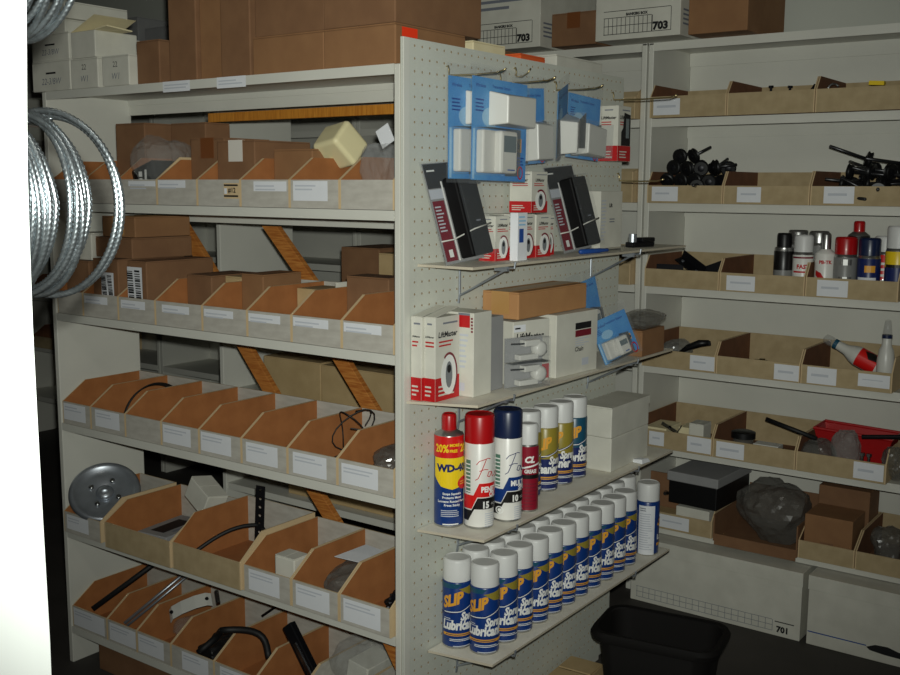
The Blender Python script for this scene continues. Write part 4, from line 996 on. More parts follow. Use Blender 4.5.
def lub_art(l1, l2, top):
    def f(r, h):
        a = R(104)*r
        it = [('p', [(-a, h*.90), (-.006, h*.92), (.004, h*.985), (-a, h*.985)], 'can_teal'), ('p', [(-.004, h*.91), (a, h*.985), (a, h*.78), (.020, h*.82)], 'can_olive')] if top else []
        it += [('p', [(-a, h*.50), (-.02, h*.53), (.02, h*.60), (a, h*.74), (a, h*.77), (.018, h*.63), (-.02, h*.555), (-a, h*.53)], 'can_navy'), ('p', [(-.040, h*.545), (.0, h*.565), (a*.8, h*.69), (a*.8, h*.702), (.0, h*.578), (-.040, h*.558)], 'print_white')]
        it += [('t', -.042, h*.610, .034, 'SLIP', 'can_orange', {'bold': .05, 'shear': .5, 'rot': R(20), 'sx': .86})]
        it += [('l', -.040, h*.425, -.014, h*.48, 2, 'print_faint'), ('t', .0, h*.445, .026, l1, 'print_white', {'bold': .05, 'shear': .25, 'sx': .74}), ('t', -.043, h*.305, .030, l2, 'print_white', {'bold': .05, 'shear': .12, 'sx': .72}),
               ('r', -.042, h*.205, .060, h*.245, 'can_orange'), ('l', -.034, h*.212, .05, h*.238, 1, 'can_navy'), ('l', -.024, h*.125, .05, h*.17, 2, 'print_white'), ('l', -.016, h*.04, .04, h*.07, 1, 'print_faint')]
        return it
    return f
G = 'blue spray lubricant cans on the lowest board'
proto = can('spray_can', 'x', .102, .165, .3766, .0333, .207, [(1., 'can_blue')], 'cap_white', lub_art('Spray', 'Lubricant', 'can_olive'), dome='can_blue', collar=.003, capr=.0318, caph=.047, th0=FC+R(6), group=G)
fy = [.163, .239, .3065, .3745, .4425, .510, .578, .646, .714, .782, .850]
by = [.152, .225, .293, .361, .429, .497, .565, .634, .703, .772, .841, .912, .985]
rr = random.Random(4)
for i, y in enumerate(fy):
    lb = 'blue lubricant can, %s from the post in the front row of the lowest board' % ORD[i+1]
    o = proto if i == 0 else dup(proto)
    o.location = (.104+rr.uniform(-.0015, .0015), y, .3766); o.rotation_euler = (0, 0, rr.uniform(-.12, .10)); o['label'] = lb
for i, y in enumerate(by):
    o = dup(proto, (.0348, y, .3766), rr.uniform(-.3, .3), 'blue lubricant can, %s from the post in the back row of the lowest board' % ORD[i+1])
def back_art(r, h):
    return [('r', -.030, h*.02, .018, h*.93, 'label_paper'), ('l', -.026, h*.10, .012, h*.80, 16, 'print_faint'), ('l', -.026, h*.82, .0, h*.90, 2, 'print_grey'), ('t', .028, h*.30, .019, 'Lu', 'print_white', {'bold': .06}), ('t', .028, h*.56, .03, 'S', 'can_orange', {'bold': .06, 'shear': .4}), ('r', .026, h*.185, .06, h*.235, 'can_orange')]
can('spray_can', 'blue spray lubricant can at the far end of the lowest board, turned label backwards', .118, .965, .3766, .0333, .207, [(1., 'can_blue')], 'cap_white', back_art, dome='can_blue', collar=.003, capr=.0318, caph=.047, th0=FC+R(-4), group=G)
G = 'yellow banded spray cans on the third board'
p2 = can('spray_can', 'yellow and navy spray can just behind the slim dark red one', .060, .405, zC, .0325, .210, [(.52, 'can_navy'), (1., 'can_olive')], 'cap_white', lub_art('Spray', 'Cleaner', None), dome='can_olive', collar=.003, capr=.031, caph=.047, th0=FC+R(8), group=G)
dup(p2, (.066, .477, zC), R(4), 'yellow and navy spray can, second of four in the yellow banded row')
dup(p2, (.068, .548, zC), R(-14), 'yellow and navy spray can, third of four in the yellow banded row')
can('spray_can', 'teal banded spray can next to the stacked white boxes on the third board', .066, .622, zC, .0325, .210, [(.52, 'can_navy'), (1., 'can_teal')], 'cap_white', lub_art('Spray', 'Lubricant', None), dome='can_teal', collar=.003, capr=.031, caph=.047, th0=FC+R(14), group=G)
carton('lower of the two white boxes stacked on the third board', .036, .130, .705, .925, zC, zC+.090, 'carton_white', flaps=False)
o = carton('upper of the two white boxes stacked on the third board, lid slightly open', .034, .130, .703, .925, zC+.0908, zC+.168, 'carton_white', flaps=False)
MB().box(-.049, .049, -.112, .112, .0778, .0815).box(.0483, .0498, -.112, .112, .058, .0815).build('lid', 'carton_white', o)
tag(MB().add([(-.02, -.02, 0), (.018, -.026, 0), (.024, .016, 0), (-.014, .022, 0), (-.016, -.016, .008), (.014, -.02, .012), (.018, .012, .010), (-.01, .016, .007)], [(0, 3, 2, 1), (4, 5, 6, 7), (0, 1, 5, 4), (1, 2, 6, 5), (2, 3, 7, 6), (3, 0, 4, 7)]).build('paper_scrap', 'label_paper', None, (.142, .855, zC+.0004), bevel=.002), 'small white scrap lying beside the stacked white boxes on the third board', 'paper')
# ================================================================ things in the wall shelving
def setz(i): return BZ[i]+.001+.0042
# ---- rollers
def make_roller(label, group, ln=.060):
    t = thing('door_roller', label, 'roller', (0, 0, 0), 0, group)
    MB().lathe([(.0075, -.008), (.021, -.008), (.0240, -.0055), (.0205, -.001), (.0205, .001), (.0240, .0055), (.021, .008), (.0075, .008)], 20).build('wheel', 'black_plastic', t, auto=R(40))
    MB().lathe([(.0052, -.012), (.009, -.011), (.009, -.0085), (.0105, -.008), (.0105, .008), (.0075, .0105), (.0052, .011)], 14).build('bearing', 'black_metal', t, auto=R(40))
    MB().lathe([(.0048, 0), (.0048, ln-.002), (.003, ln)], 10).build('stem', 'zinc_dark', t, loc=(0, 0, .010), smooth=True)
    return t
rp = make_roller('short black-wheeled door roller heaped in the bin at the post end', 'short rollers in the wall shelving bin')
def pile(proto, spots, label=None, group=None):
    for i, (x, y, z, rx, ry, rz) in enumerate(spots):
        o = proto if (i == 0 and label is None) else dup(proto, label=label, group=group)
        o.location = (x, y, z); o.rotation_euler = (R(rx), R(ry), R(rz))
z = setz(2); rr = random.Random(11); sp = []
for lay, (n, zz) in enumerate(((5, .024), (5, .066), (4, .108), (2, .146))):
    for k in range(n):
        for row_ in range(2 if lay < 3 else 1):
            x = -.116+.047*k+.015*lay+(.020 if row_ else 0); y = 1.492+row_*.060+.012*lay
            if x < .085: sp.append((x, y, z+zz+rr.uniform(-.003, .003), -90+rr.uniform(-4, 30), rr.uniform(-25, 25), rr.uniform(-22, 22) if lay < 2 else rr.uniform(-60, 60)))
sp.append((.012, 1.478, z+.048, 86, 8, 12))
pile(rp, sp)
rl = 'long-stemmed black door roller heaped in the third wall-shelving bin'; rg = 'long-stemmed rollers in the wall shelving bin'; sp = []
for lay, (n, zz) in enumerate(((4, .024), (4, .060), (3, .094))):
    for k in range(n):
        x = .440+.056*k+.014*lay; y = 1.50+.02*(k % 2)+.01*lay
        sp.append((x, y, z+zz, rr.uniform(-20, 20), 70+rr.uniform(0, 30) if (k+lay) % 2 or k == 0 else -80+rr.uniform(-12, 20), rr.uniform(-30, 30)))
for k in range(7): sp.append((.470+.026*k, 1.545+.012*(k % 3), z+.055+.022*(k % 3), rr.uniform(-30, 30), 80 if k % 2 else -75, rr.uniform(-50, 50)))
sp += [(.525, 1.49, z+.128, 10, -70, 10), (.560, 1.475, z+.040, 88, 0, 14), (.625, 1.50, z+.115, 20, -82, 14)]
pile(make_roller(rl, rg, .105), sp)
# ---- top row hardware
z = setz(1)
for i, (x, y, h_, tl) in enumerate(((.206, 1.56, .088, 0), (.256, 1.57, .086, 4))):
    t = thing('bolt', ['upright dark bolt sticking out of the middle top-row bin', 'second thin bolt sticking out of the middle top-row bin'][i], 'bolt', (x, y, z), (0, R(tl), 0))
    MB().lathe([(.004, 0), (.004, h_-.006)], 10).build('shank', 'black_metal', t); MB().lathe([(.008, h_-.006), (.008, h_)], 6).build('head', 'black_metal', t)
t = thing('pulley_half', 'round black part edge-up in the middle top-row bin', 'hardware', (.185, 1.54, z+.0335), (R(90), 0, R(20)))
MB().lathe([(.006, -.006), (.031, -.006), (.033, 0), (.031, .006), (.006, .006)], 24).build('disc', 'black_plastic', t, auto=R(40)); MB().lathe([(.010, -.009), (.010, .009)], 14).build('hub', 'zinc', t)
tag(MB().tube([(.30, 1.54, z+.010), (.335, 1.58, z+.085)], .006, 8).build('metal_pin', 'black_metal'), 'dark pin leaning in the middle top-row bin by the next divider', 'pin')
t = thing('bagged_hardware', 'flat bag of dark hardware with a yellow scrap in the last top-row bin', 'bag', (.512, 1.56, z))
crumple('bag_film', 'poly_dark', (.19, .16, .078), 81, t, amp=.3); MB().box(-.02, .022, -.01, .012, .074, .086).build('yellow_scrap', 'can_yellow', t, rot=(0, R(4), 0))
tag(MB().tube(arc((.412, 1.50, z+.062), .016, R(30), R(330), 14), .003, 6).build('wire_clip', 'steel', smooth=True), 'small bent steel wire clip beside the yellow scrap bag', 'clip')
# ---- brackets
z = setz(3)
def angle_bracket(label, loc, rot, ln):
    t = thing('angle_bracket', label, 'bracket', loc, rot, 'dark brackets in the wall shelving bin')
    m = MB().box(-ln/2, ln/2, -.018, .018, 0, .003).box(-ln/2, ln/2, .015, .018, .003, .030); m.build('bracket_plate', 'black_metal', t, bevel=.0008)
    for a in (-ln*.3, ln*.3): MB().lathe([(.005, .003), (.005, .006)], 10).build('rivet', 'zinc', t, loc=(a, 0, 0))
for i, (lb, x, y, zz, rx, ry, rz, ln) in enumerate((('dark bracket lying flat at the post end of its wall-shelving bin', -.085, 1.50, .036, 0, 0, 8, .09), ('dark bracket leaning up out of its wall-shelving bin under the board end', -.02, 1.515, .060, 12, 30, -10, .10), ('dark bracket lying flat in the middle of its wall-shelving bin', -.03, 1.505, .020, 0, 0, 4, .12),
    ('dark bracket tipped on edge beside the divider of its bin', .060, 1.52, .040, 15, -22, 6, .075), ('dark bracket under the others at the post end', -.09, 1.52, .005, 0, 0, -4, .09), ('dark bracket buried in the middle of its wall-shelving bin', .045, 1.53, .005, 0, 0, 12, .10))):
    angle_bracket(lb, (x, y, z+zz), (R(rx), R(ry), R(rz)), ln)
# ---- spray cans of the third bin row
def sc(label, u, v, ut, vt, bands, cap, art=None, r=.032, caph=.045, y=1.505, capr=None, collar=.010, dome='can_silver'):
    x = at(u, v, 'y', y).x; ztop = at(ut, vt, 'y', y).z
    return can('spray_can', label, x, y, z, r, ztop-z, bands, cap, art, dome, caph, capr, math.atan2(CAM.y-y, CAM.x-x), 'spray cans in the wall shelving bin', collar)
def txt(t1, c1, *more):
    def f(r, h): return [('t', 0, h*.52, .016, t1, c1, {'align': 'CENTER', 'bold': .05})]+[(m[0], *m[1:]) for m in [g(r, h) for g in more]]
    return f
sc('black and chrome spray can, first in the wall-shelving row', 783, 272, 783, 233, [(.5, 'can_grey'), (1., 'can_black')], 'black_plastic', lambda r, h: [('r', -.03, h*.08, .03, h*.36, 'can_white'), ('l', -.02, h*.12, .02, h*.32, 3, 'can_black')], r=.029, caph=.040, capr=.022)
sc('white spray can with red lettering, second in the wall-shelving row', 802.5, 272, 802.5, 235, [(1., 'can_white')], 'cap_white', lambda r, h: [('r', -.036, h*.03, .036, h*.09, 'print_red'), ('t', 0, h*.60, .017, 'FAST', 'print_red', {'align': 'CENTER', 'bold': .05}), ('r', -.036, h*.84, .036, h*.88, 'print_darkred'), ('r', -.03, h*.50, .03, h*.54, 'print_red'), ('l', -.024, h*.2, .024, h*.44, 3, 'print_grey')], r=.0305)
sc('white bottle-shaped can with a red swoosh in the wall-shelving row', 824.5, 276, 824.5, 233, [(1., 'can_white')], 'can_silver', lambda r, h: [('t', 0, h*.70, .014, 'PB-TK', 'print_red', {'align': 'CENTER', 'bold': .05}), ('p', [(-.03, h*.55), (-.012, h*.5), (.006, h*.3), (.010, h*.05), (-.002, h*.05), (-.012, h*.32), (-.03, h*.44)], 'print_red'), ('r', -.030, h*.28, .03, h*.31, 'print_black'), ('r', -.006, h*.12, .03, h*.18, 'print_red')], r=.030, caph=.046, capr=.014, collar=.012, dome='can_white')
sc('grey spray can with a dark red cap in the wall-shelving row', 844.5, 278, 844.5, 237, [(1., 'can_grey')], 'cap_red', lambda r, h: [('r', -.016, h*.74, .018, h*.88, 'can_silver'), ('l', -.02, h*.3, .022, h*.5, 2, 'can_silver')], r=.0335)
sc('blue spray can with a white lower label in the wall-shelving row', 868, 281, 868, 238, [(1., 'can_navy')], 'cap_navy', lambda r, h: [('r', -.034, h*.03, .022, h*.48, 'label_paper'), ('r', -.012, h*.60, .018, h*.76, 'can_orange'), ('l', -.026, h*.1, .014, h*.4, 5, 'print_faint')], r=.0325)
sc('white-capped spray can with yellow and black bands, last in the wall-shelving row', 896, 283, 896, 226, [(.35, 'can_silver'), (.62, 'can_navy'), (1., 'can_yellow')], 'cap_white', lambda r, h: [('l', -.02, h*.06, .024, h*.3, 4, 'can_black'), ('r', -.036, h*.62, .036, h*.68, 'can_black')], r=.0335, caph=.058)
sc('silver-topped spray can standing behind the first white one', 797, 262, 796.5, 230, [(1., 'can_grey')], 'can_silver', None, y=1.585, caph=.03)
sc('silver-topped spray can standing behind the red swoosh can', 818, 264, 817, 231, [(1., 'can_grey')], 'can_silver', None, y=1.585, caph=.03)
sc('spray can with a tall red nozzle cap behind the grey can', 857, 268, 857, 221, [(1., 'can_black')], 'cap_red', None, y=1.595, caph=.030, capr=.0165)
sc('red and white spray can between the blue one and the yellow banded one', 883.5, 276, 883, 236, [(1., 'can_red')], 'cap_white', lambda r, h: [('l', -.02, h*.15, .02, h*.8, 5, 'can_white')], y=1.578, caph=.040)
# ---- bag, clip, brass bits, glue
z = setz(4)
tag(crumple('clear_bag', 'poly_bag', (.10, .12, .085), 91, None, (-.075, 1.56, z), amp=.3), 'small clear bag in the wall-shelving bin beside the black clip', 'bag')
t = thing('cable_clip', 'black curved clip resting in the wall-shelving bin with the bag', 'clip', (.015, 1.51, z+.050), (R(10), R(-12), R(8)))
MB().tube([(-.06, 0, 0), (-.02, 0, .018), (.02, 0, .026), (.05, 0, .024)], [.004, .010, .012, .009], 8).build('clip_body', 'black_plastic', t, smooth=True); MB().lathe([(.006, 0), (.006, .012)], 10).build('clip_end', 'black_rubber', t, loc=(.05, 0, .016))
for i in range(5):
    x, y, zz = .20+.022*i, 1.50+.012*(i % 2), z+.030+.006*(i % 3)
    t = thing('brass_fitting', 'small brass fitting in the middle bin of the fourth bin row', 'fitting', (x, y, zz), (R(90), 0, R(37*i)), 'brass fittings in the wall shelving bin')
    MB().lathe([(.005, -.010), (.011, -.010), (.011, .002), (.007, .003), (.007, .012), (.004, .012)], 6).build('nut', 'brass_wire', t); MB().lathe([(.0045, .012), (.0045, .020)], 10).build('tail', 'brass_wire', t)
def glue(label, loc, rot, tall):
    t = thing('glue_bottle', label, 'bottle', loc, rot)
    if tall:
        MB().lathe([(.022, 0), (.025, .004), (.025, .085), (.020, .115), (.014, .128), (.013, .150)], 24).build('bottle_body', 'white_plastic', t, auto=R(40))
        MB().lathe([(.0145, .150), (.0145, .160)], 20).build('collar', 'cap_navy', t); MB().lathe([(.0135, .160), (.011, .185), (.008, .202), (.004, .204)], 16).build('nozzle', 'poly_clear', t, smooth=True)
    else:
        MB().lathe([(.026, 0), (.030, .005), (.030, .075), (.026, .090), (.016, .112), (.0135, .140)], 24).build('bottle_body', 'white_plastic', t, auto=R(40))
        artwork('bottle_label', [('r', -.075, .012, .075, .072, 'can_red'), ('p', [(-.03, .014), (.0, .03), (-.012, .06), (-.034, .04)], 'can_black'), ('p', [(.004, .014), (.034, .02), (.03, .05), (.012, .055)], 'can_orange')], t, None, .030, 0.)
        MB().lathe([(.015, .140), (.015, .152)], 20).build('collar', 'can_teal', t); MB().lathe([(.0140, .152), (.016, .165), (.014, .182), (.006, .186)], 16).build('nozzle', 'poly_clear', t, smooth=True)
    return t
p = at(885, 372, 'y', 1.49)
glue('slim white glue bottle standing upright in the wall-shelving bin', (p.x, 1.49, z), (0, 0, 0), True)
q = at(818, 334, 'y', 1.53); b = at(872, 364, 'y', 1.53); d = (q-b).normalized()
e = Vector((0, 0, 1)).rotation_difference(d).to_euler()
glue('red-labelled glue bottle lying tilted over the divider of its bin', tuple(b-d*.028), tuple(e), False)
# ---- fifth bin row
z = setz(5)
GB = 'small cartons crammed in the wall shelving bin'
carton('cream flat carton at the post end of the crammed wall-shelving bin', -.140, -.062, 1.475, 1.60, z+.030, z+.058, 'carton_cream', group=GB, rot=0, flaps=False)
carton('grey carton lying under the cream one in the crammed bin', -.140, -.060, 1.47, 1.62, z, z+.029, 'carton_grey', group=GB, flaps=False)
carton('white upright carton in front of the crammed wall-shelving bin', .022, .072, 1.464, 1.53, z, z+.092, 'carton_white', group=GB)
carton('cream small carton in the middle of the crammed bin', -.030, .016, 1.50, 1.58, z+.036, z+.066, 'carton_cream', group=GB, flaps=False)
carton('grey carton lying flat at the bottom of the crammed bin', -.054, .018, 1.465, 1.60, z, z+.034, 'carton_grey', group=GB, flaps=False)
t = thing('metal_bracket', 'shiny bent metal bracket poking from the crammed bin', 'bracket', (-.055, 1.485, z+.060), (R(20), R(30), R(20)))
MB().box(-.03, .03, -.008, .008, 0, .003).box(.027, .03, -.008, .008, .003, .03).build('bracket_plate', 'steel', t); MB().lathe([(.005, .003), (.005, .007)], 10).build('bolt', 'black_metal', t)
t = thing('jar', 'squat clear jar with a black screw lid in the wall-shelving bin', 'jar', (.188, 1.51, z))
MB().lathe([(.028, 0), (.033, .004), (.034, .045), (.030, .060)], 24).build('jar_body', 'poly_dark', t, smooth=True); MB().lathe([(.038, .060), (.038, .078), (.030, .081)], 24).build('lid', 'black_plastic', t, auto=R(40))
t = thing('terminal_block', 'black block with a white top and silver screws beside the jar', 'hardware', (.275, 1.495, z))
MB().box(-.042, .042, -.03, .03, 0, .042).build('block_body', 'black_plastic', t, bevel=.003); MB().box(-.040, .040, -.028, .02, .0425, .056).build('cover', 'white_plastic', t, bevel=.002)
for a in (-.005, .028): MB().lathe([(.005, 0), (.005, .003)], 10).build('screw', 'steel', t, loc=(a, -.030, .022), rot=(PI/2, 0, 0))
p0, p1 = at(766, 419, 'y', 1.50), at(802, 433, 'y', 1.50)
tag(MB().tube([tuple(p0), tuple((p0+p1)/2), tuple(p1+(p1-p0)*.3)], .007, 8).build('dark_rod', 'wood', smooth=True) if False else MB().tube([tuple(p0), tuple(p1+(p1-p0)*.4)], .0072, 8).build('tool_handle', 'black_rubber', smooth=True), 'dark stick slanting out of the overflowing bin over the black block', 'handle')
t = thing('red_container', 'red plastic tray lying behind the bags in the overflowing bin', 'tray', (.514, 1.605, z), R(1))
m = MB(); m.add([(-.095, -.03, .0), (.085, -.03, .0), (.11, -.045, .104), (-.120, -.045, .112), (-.095, .06, 0), (.085, .06, 0), (.11, .075, .104), (-.120, .075, .112)], [(0, 1, 2, 3), (5, 4, 7, 6), (4, 0, 3, 7), (1, 5, 6, 2), (0, 4, 5, 1)])
m.build('tray_body', 'red_plastic', t); MB().tube([(-.120, -.046, .112), (.11, -.046, .104), (.11, .076, .104), (-.120, .076, .112)], .005, 8, closed=True).build('rim', 'red_plastic', t)
tag(crumple('poly_bag', 'poly_dark', (.095, .09, .105), 95, None, (.432, 1.503, z), amp=.4), 'grey poly bag slumped by the divider in the overflowing bin', 'bag')
tag(crumple('poly_bag', 'poly_bag', (.085, .07, .160), 97, None, (.512, 1.495, z), amp=.3), 'tall clear poly bag standing in front of the red tray', 'bag')
tag(crumple('poly_bag', 'poly_dark', (.08, .09, .11), 99, None, (.655, 1.51, z), amp=.35), 'grey poly bag at the picture edge past the red tray', 'bag')
for i, x in enumerate((.563, .582)):
    t = thing('bolt', ['small steel bolt upright in front of the red tray', 'second small steel bolt upright in front of the red tray'][i], 'bolt', (x, 1.478, z)); MB().lathe([(.0045, 0), (.0045, .066)], 10).build('shank', 'steel', t); MB().lathe([(.008, .066), (.008, .074)], 6).build('head', 'steel', t)
p0, p1 = at(862, 437, 'y', 1.53), at(905, 437, 'y', 1.53)
tag(MB().tube([tuple(p0), tuple(p1)], .007, 8).build('black_bar', 'black_metal'), 'black bar lying across the red tray', 'bar')
# ---- bottom shelf
z = BZ[6]+.0055
t = thing('lidded_box', 'dark box with a grey lid on the bottom wall shelf', 'box', (.050, 1.575, BZ[6]+.0930), R(-3))
MB().box(-.085, .085, -.115, .145, 0, .075).build('box_body', 'black_plastic', t, bevel=.003); MB().box(-.090, .090, -.120, .150, .0755, .107).build('lid', 'carton_grey', t, bevel=.003)
carton('flat white carton under the lidded dark box on the bottom wall shelf', -.010, .106, 1.462, 1.66, z+.038, z+.080, 'carton_white', flaps=False, rot=R(-1))
carton('kraft carton at the bottom of the bin under the lidded dark box', -.130, .108, 1.475, 1.72, z, z+.037, 'kraft_pale', flaps=False)
t = thing('brown_cover', 'brown cardboard piece with a bolt, standing behind the spray can at the wall shelf', 'cardboard', (-.088, 1.56, z+.038), 0)
MB().box(-.06, .055, -.006, .0, 0, .118).build('board', 'carton', t, bevel=.001); MB().lathe([(.010, 0), (.006, .012)], 12).build('bolt', 'steel', t, loc=(.0, -.006, .05), rot=(PI/2, 0, 0))
# brown tray with the big bag
t = thing('cardboard_tray', 'brown open cardboard tray sagging over the bottom wall shelf edge', 'tray', (.262, 1.575, BZ[6]+.0008))
m = MB().box(-.130, .132, -.13, .19, 0, .004).box(-.130, .132, -.134, -.130, -.012, .024).box(-.134, -.130, -.134, .19, 0, .086).box(.132, .136, -.134, .19, 0, .10).box(-.134, .136, .186, .19, 0, .12)
m.build('tray_body', 'carton', t); t.children[0].location.z = 0
tag(crumple('poly_bag', 'poly_dark', (.225, .24, .215), 101, None, (.275, 1.59, BZ[6]+.0062), amp=.42, freq=1.3), 'large clear bag of parts bulging from the brown tray on the bottom shelf', 'bag')
o = carton('brown carton with a dark tape square standing in the bottom-shelf bin', .410, .553, 1.462, 1.60, z, z+.135, 'carton_mid', flaps=False)
artwork('tape_square', [('r', -.022, .01, .018, .055, 'carton')], o, Matrix.Translation((0, -.069, 0)))
carton('larger dark brown carton behind the taped carton on the bottom shelf', .404, .560, 1.615, 1.735, z, z+.190, 'carton', flaps=False)
tag(crumple('poly_bag', 'poly_dark', (.10, .12, .12), 107, None, (.635, 1.55, z), amp=.4), 'grey poly bag in the last bottom-shelf bin at the picture edge', 'bag')
# ---- boxes on top of the wall shelving: storage boxes with a printed form
def filebox(label, x0, x1, y0, y1, z0, h, num, d_side=True):
    w, d = x1-x0, y1-y0
    o = MB().box(-w/2, w/2, -d/2, d/2, 0, h).build('storage_box', 'carton_white', None, ((x0+x1)/2, (y0+y1)/2, z0), bevel=.002)
    tag(o, label, 'box', 'printed storage boxes')
    a = -w/2
    def form(W, h0, h1):
        l, r_ = -W/2+.03, W/2-.03; it = []
        for k in range(12): x = l+(r_-l)*.72*k/11; it.append(('r', x, h0, x+.0018, h1, 'print_black'))
        for k in range(3): it.append(('r', l, h0+(h1-h0)*k/2, l+(r_-l)*.72, h0+(h1-h0)*k/2+.0018, 'print_black'))
        it.append(('t', l+(r_-l)*.74, h0+.006, (h1-h0)*.62, num, 'print_black', {'bold': .06, 'sx': 1.1}))
        it.append(('r', l, h0, r_, h0+.0018, 'print_black')); it.append(('r', r_, h0, r_+.0018, h1+.02, 'print_black')); it.append(('r', l, h1+.02, r_, h1+.0218, 'print_black'))
        it.append(('t', (l+r_)/2, h1+.005, .011, 'BANKERS BOX', 'print_black', {'align': 'CENTER', 'bold': .06})); it.append(('r', l+(r_-l)*.73, h0, l+(r_-l)*.73+.0018, h1, 'print_black'))
        return it
    artwork('form_print', form(w, .016, .016+.050)+[('l', a+.05, .125, w/2-.05, .170, 2, 'print_grey'), ('r', a+.03, .185, w/2-.03, .187, 'print_black')], o, Matrix.Translation((0, -d/2, 0)))
    artwork('side_print', [('l', -d/2+.02, .03, -d/2+.10, .085, 4, 'print_grey')], o, face_x(w/2))
    return o
zt_ = 1.8648
filebox('printed storage box numbered 703 high above the pegboard corner', -.790, -.505, 1.36, 1.74, zt_, .260, '703')
filebox('printed storage box numbered 703 high above the shelving post', -.300, -.012, 1.36, 1.74, zt_, .260, '703')
o = carton('brown carton between the two printed storage boxes', -.485, -.320, 1.40, 1.70, zt_, zt_+.105, 'carton', tape='tape_dark')
carton('brown carton with a tape strip on top of the wall shelving, last in the row', .005, .190, 1.38, 1.70, zt_, zt_+.215, 'carton_mid', tape='tape')
carton('dim grey carton at the far top, behind the white carton stack', -3.05, -2.5, 1.30, 1.70, zt_, zt_+.26, 'carton_grey', tape='tape_dark')
carton('dim grey carton at the far top, next to its dim neighbour', -2.48, -2.0, 1.32, 1.70, zt_, zt_+.21, 'carton_grey', tape='tape_dark')
carton('dim grey carton at the far top, partly behind the tall brown cartons', -1.98, -1.5, 1.32, 1.70, zt_, zt_+.20, 'carton_grey')
# ---- boxes on the floor under the bottom shelf
o = MB().box(-.285, .285, -.14, .14, 0, .216).build('storage_box', 'carton_white', None, (.146, 1.545, FZ+.0006), bevel=.002)
tag(o, 'long white storage box numbered 701 on the floor under the wall shelving', 'box', 'printed storage boxes')
it = []
for k in range(22): it.append(('r', -.262+.022*k, .016, -.2605+.022*k, .052, 'print_grey'))
for k in range(3): it.append(('r', -.262, .016+.018*k, .2, .0175+.018*k, 'print_grey'))
it += [('t', .214, .016, .026, '701', 'print_black', {'bold': .05}), ('r', .208, .047, .268, .050, 'print_black')]
artwork('form_print', it, o, Matrix.Translation((0, -.14, 0)))
MB().box(-.287, .287, -.142, .142, .174, .2185).build('lid', 'carton_white', o, bevel=.001)
o = MB().box(-.285, .285, -.14, .14, 0, .216).build('storage_box', 'carton_white', None, (.736, 1.545, FZ+.0006), bevel=.002)
tag(o, 'white storage box with a blue line at the floor corner past the 701 box', 'box', 'printed storage boxes')
artwork('line_print', [('r', -.282, .040, -.11, .0435, 'print_blue'), ('p', [(-.11, .038), (-.085, .050), (-.05, .052), (-.02, .044), (.06, .040), (.06, .024), (-.06, .026), (-.10, .030)], 'print_black')], o, Matrix.Translation((0, -.14, 0)))
MB().box(-.287, .287, -.142, .142, .174, .2185).build('lid', 'carton_white', o, bevel=.001)
# ================================================================ black tub and cartons on the floor
t = thing('waste_bin', 'black plastic waste bin on the floor below the lowest board', 'bin', (.292, .690, FZ), R(9))
def rr_ring(w, d, z, r, n=6):
    p = []
    for cx, cy, a in ((w-r, d-r, 0), (-w+r, d-r, PI/2), (-w+r, -d+r, PI), (w-r, -d+r, 1.5*PI)):
        for k in range(n+1): p.append((cx+r*math.cos(a+PI/2*k/n), cy+r*math.sin(a+PI/2*k/n), z))
    return p
L = [rr_ring(.120, .065, 0, .035), rr_ring(.148, .092, .255, .045), rr_ring(.146, .090, .258, .045), rr_ring(.118, .063, .006, .035)]
n = len(L[0]); v = sum(L, []); f = []
for i in range(3):
    for k in range(n): f.append((i*n+k, i*n+(k+1) % n, (i+1)*n+(k+1) % n, (i+1)*n+k))
f += [tuple(range(n))[::-1], tuple(range(3*n, 4*n))]
MB().add(v, f).build('bin_body', 'tub_black', t, auto=R(40))
L = [rr_ring(.149, .093, .236, .046), rr_ring(.162, .106, .238, .05), rr_ring(.165, .109, .252, .05), rr_ring(.160, .104, .262, .05), rr_ring(.149, .093, .262, .046)]
v = sum(L, []); f = []
for i in range(4):
    for k in range(n): f.append((i*n+k, i*n+(k+1) % n, (i+1)*n+(k+1) % n, (i+1)*n+k))
MB().add(v, f).build('rim', 'tub_black', t, auto=R(40))
t = thing('open_carton', 'kraft carton with folded flaps on the floor at the pegboard foot', 'box', (.062, .655, FZ), R(3))
m = MB().box(-.05, .05, -.085, .085, 0, .004)
for q in ((-.05, -.047, -.085, .085), (.047, .05, -.085, .085), (-.047, .047, -.085, -.082), (-.047, .047, .082, .085)): m.box(*q, .004, .088)
m.build('carton_body', 'kraft_pale', t)
MB().box(-.046, .046, -.080, -.002, .0885, .0925).build('flap', 'kraft_pale', t, rot=(R(3), 0, 0)); MB().box(-.046, .046, .002, .080, .0885, .0925).build('flap', 'kraft_pale', t, rot=(R(-2), 0, 0))

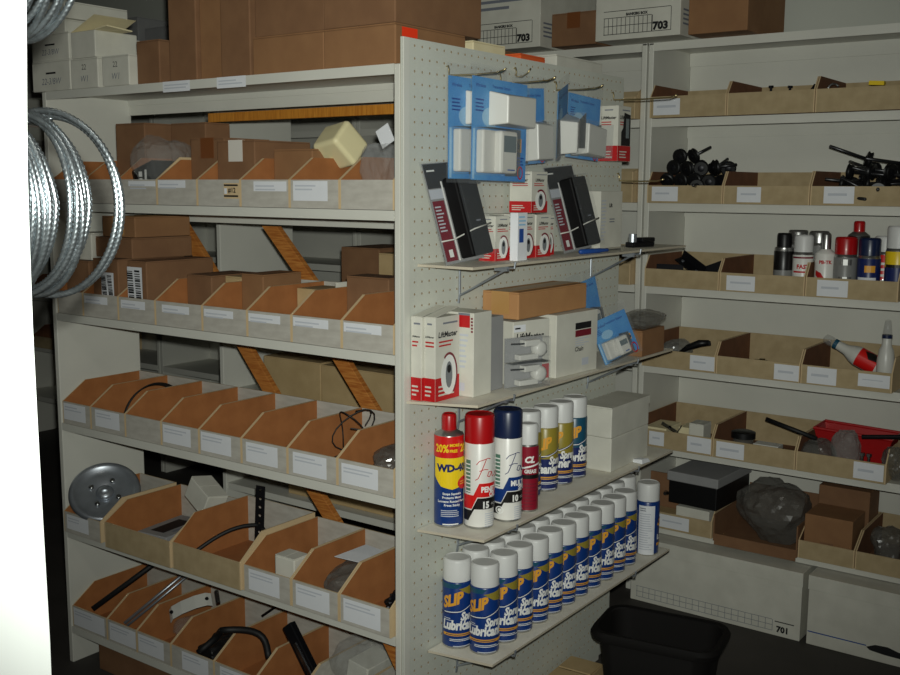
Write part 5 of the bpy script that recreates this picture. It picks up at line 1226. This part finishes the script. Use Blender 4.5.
# ================================================================ coils of wire rope hung behind the post
def coil(label, c, r, turns, yaw, spread, seed, tilt=0., sq=1.06, wr=.0027):
    t = thing('hanging_cable_coil', label, 'cable', c, (R(tilt), 0, R(yaw)), 'coils of steel cable on the post')
    rr = random.Random(seed); n = 400
    P = []
    ph = [rr.uniform(-1, 1) for _ in range(8)]
    N = int(turns*n)
    for i in range(N):
        a = 2*PI*i/n+PI*.5; k = i/n
        rad = r*(1+.035*math.sin(k*2.1+ph[0])+.015*math.sin(a*2+ph[1])) - .0012*abs(math.sin(k*2.7))
        off = spread*(k/turns-.5)*(1-.72*max(0, math.sin(a)))+.004*math.sin(a*1.3+ph[2]+k)
        P.append((rad*math.cos(a), off, rad*sq*math.sin(a)-r*sq))
    MB().tube(P, wr, 9, rope=.17, lay=.0046, lobes=3).build('wire_rope', 'galvanised', t, smooth=True)
    return t
# hook standing out of the post end, coils hang on it
q = at(24, 112, 'y', -1.16); HX, HZ = q.x, q.z
t = thing('wall_hook', 'steel peg on the post end that carries the three cable coils', 'hook', (HX, -1.262, HZ), 0, 'hooks on the post')
MB().tube([(0, 0, -.0085), (0, .03, -.0085), (0, .125, -.0085), (0, .130, .004)], .004, 8).build('peg', 'steel', t, smooth=True)
R1 = .0755
coil('bunched steel cable coil of many turns, against the white post', (HX, -1.195, HZ), R1*.97, 9.5, -5, .040, 1)
coil('looser steel cable coil of a few turns, in the middle of the hung coils', (HX, -1.166, HZ), R1*.98, 5.4, 5, .022, 2)
coil('single loose loop of steel cable, outermost of the hung coils', (HX, -1.142, HZ), R1, 2.0, 17, .006, 3)
q = at(2, -136, 'y', -1.18)
t = thing('wall_hook', 'upper steel peg on the post end, above the picture edge', 'hook', (q.x, -1.262, q.z), 0, 'hooks on the post')
MB().tube([(0, 0, -.0085), (0, .03, -.0085), (0, .115, -.0085), (0, .12, .004)], .004, 8).build('peg', 'steel', t, smooth=True)
coil('upper steel cable coil whose bottom hangs in beside the white carton stack', (q.x, -1.18, q.z), .0645, 7.4, 4, .050, 4)
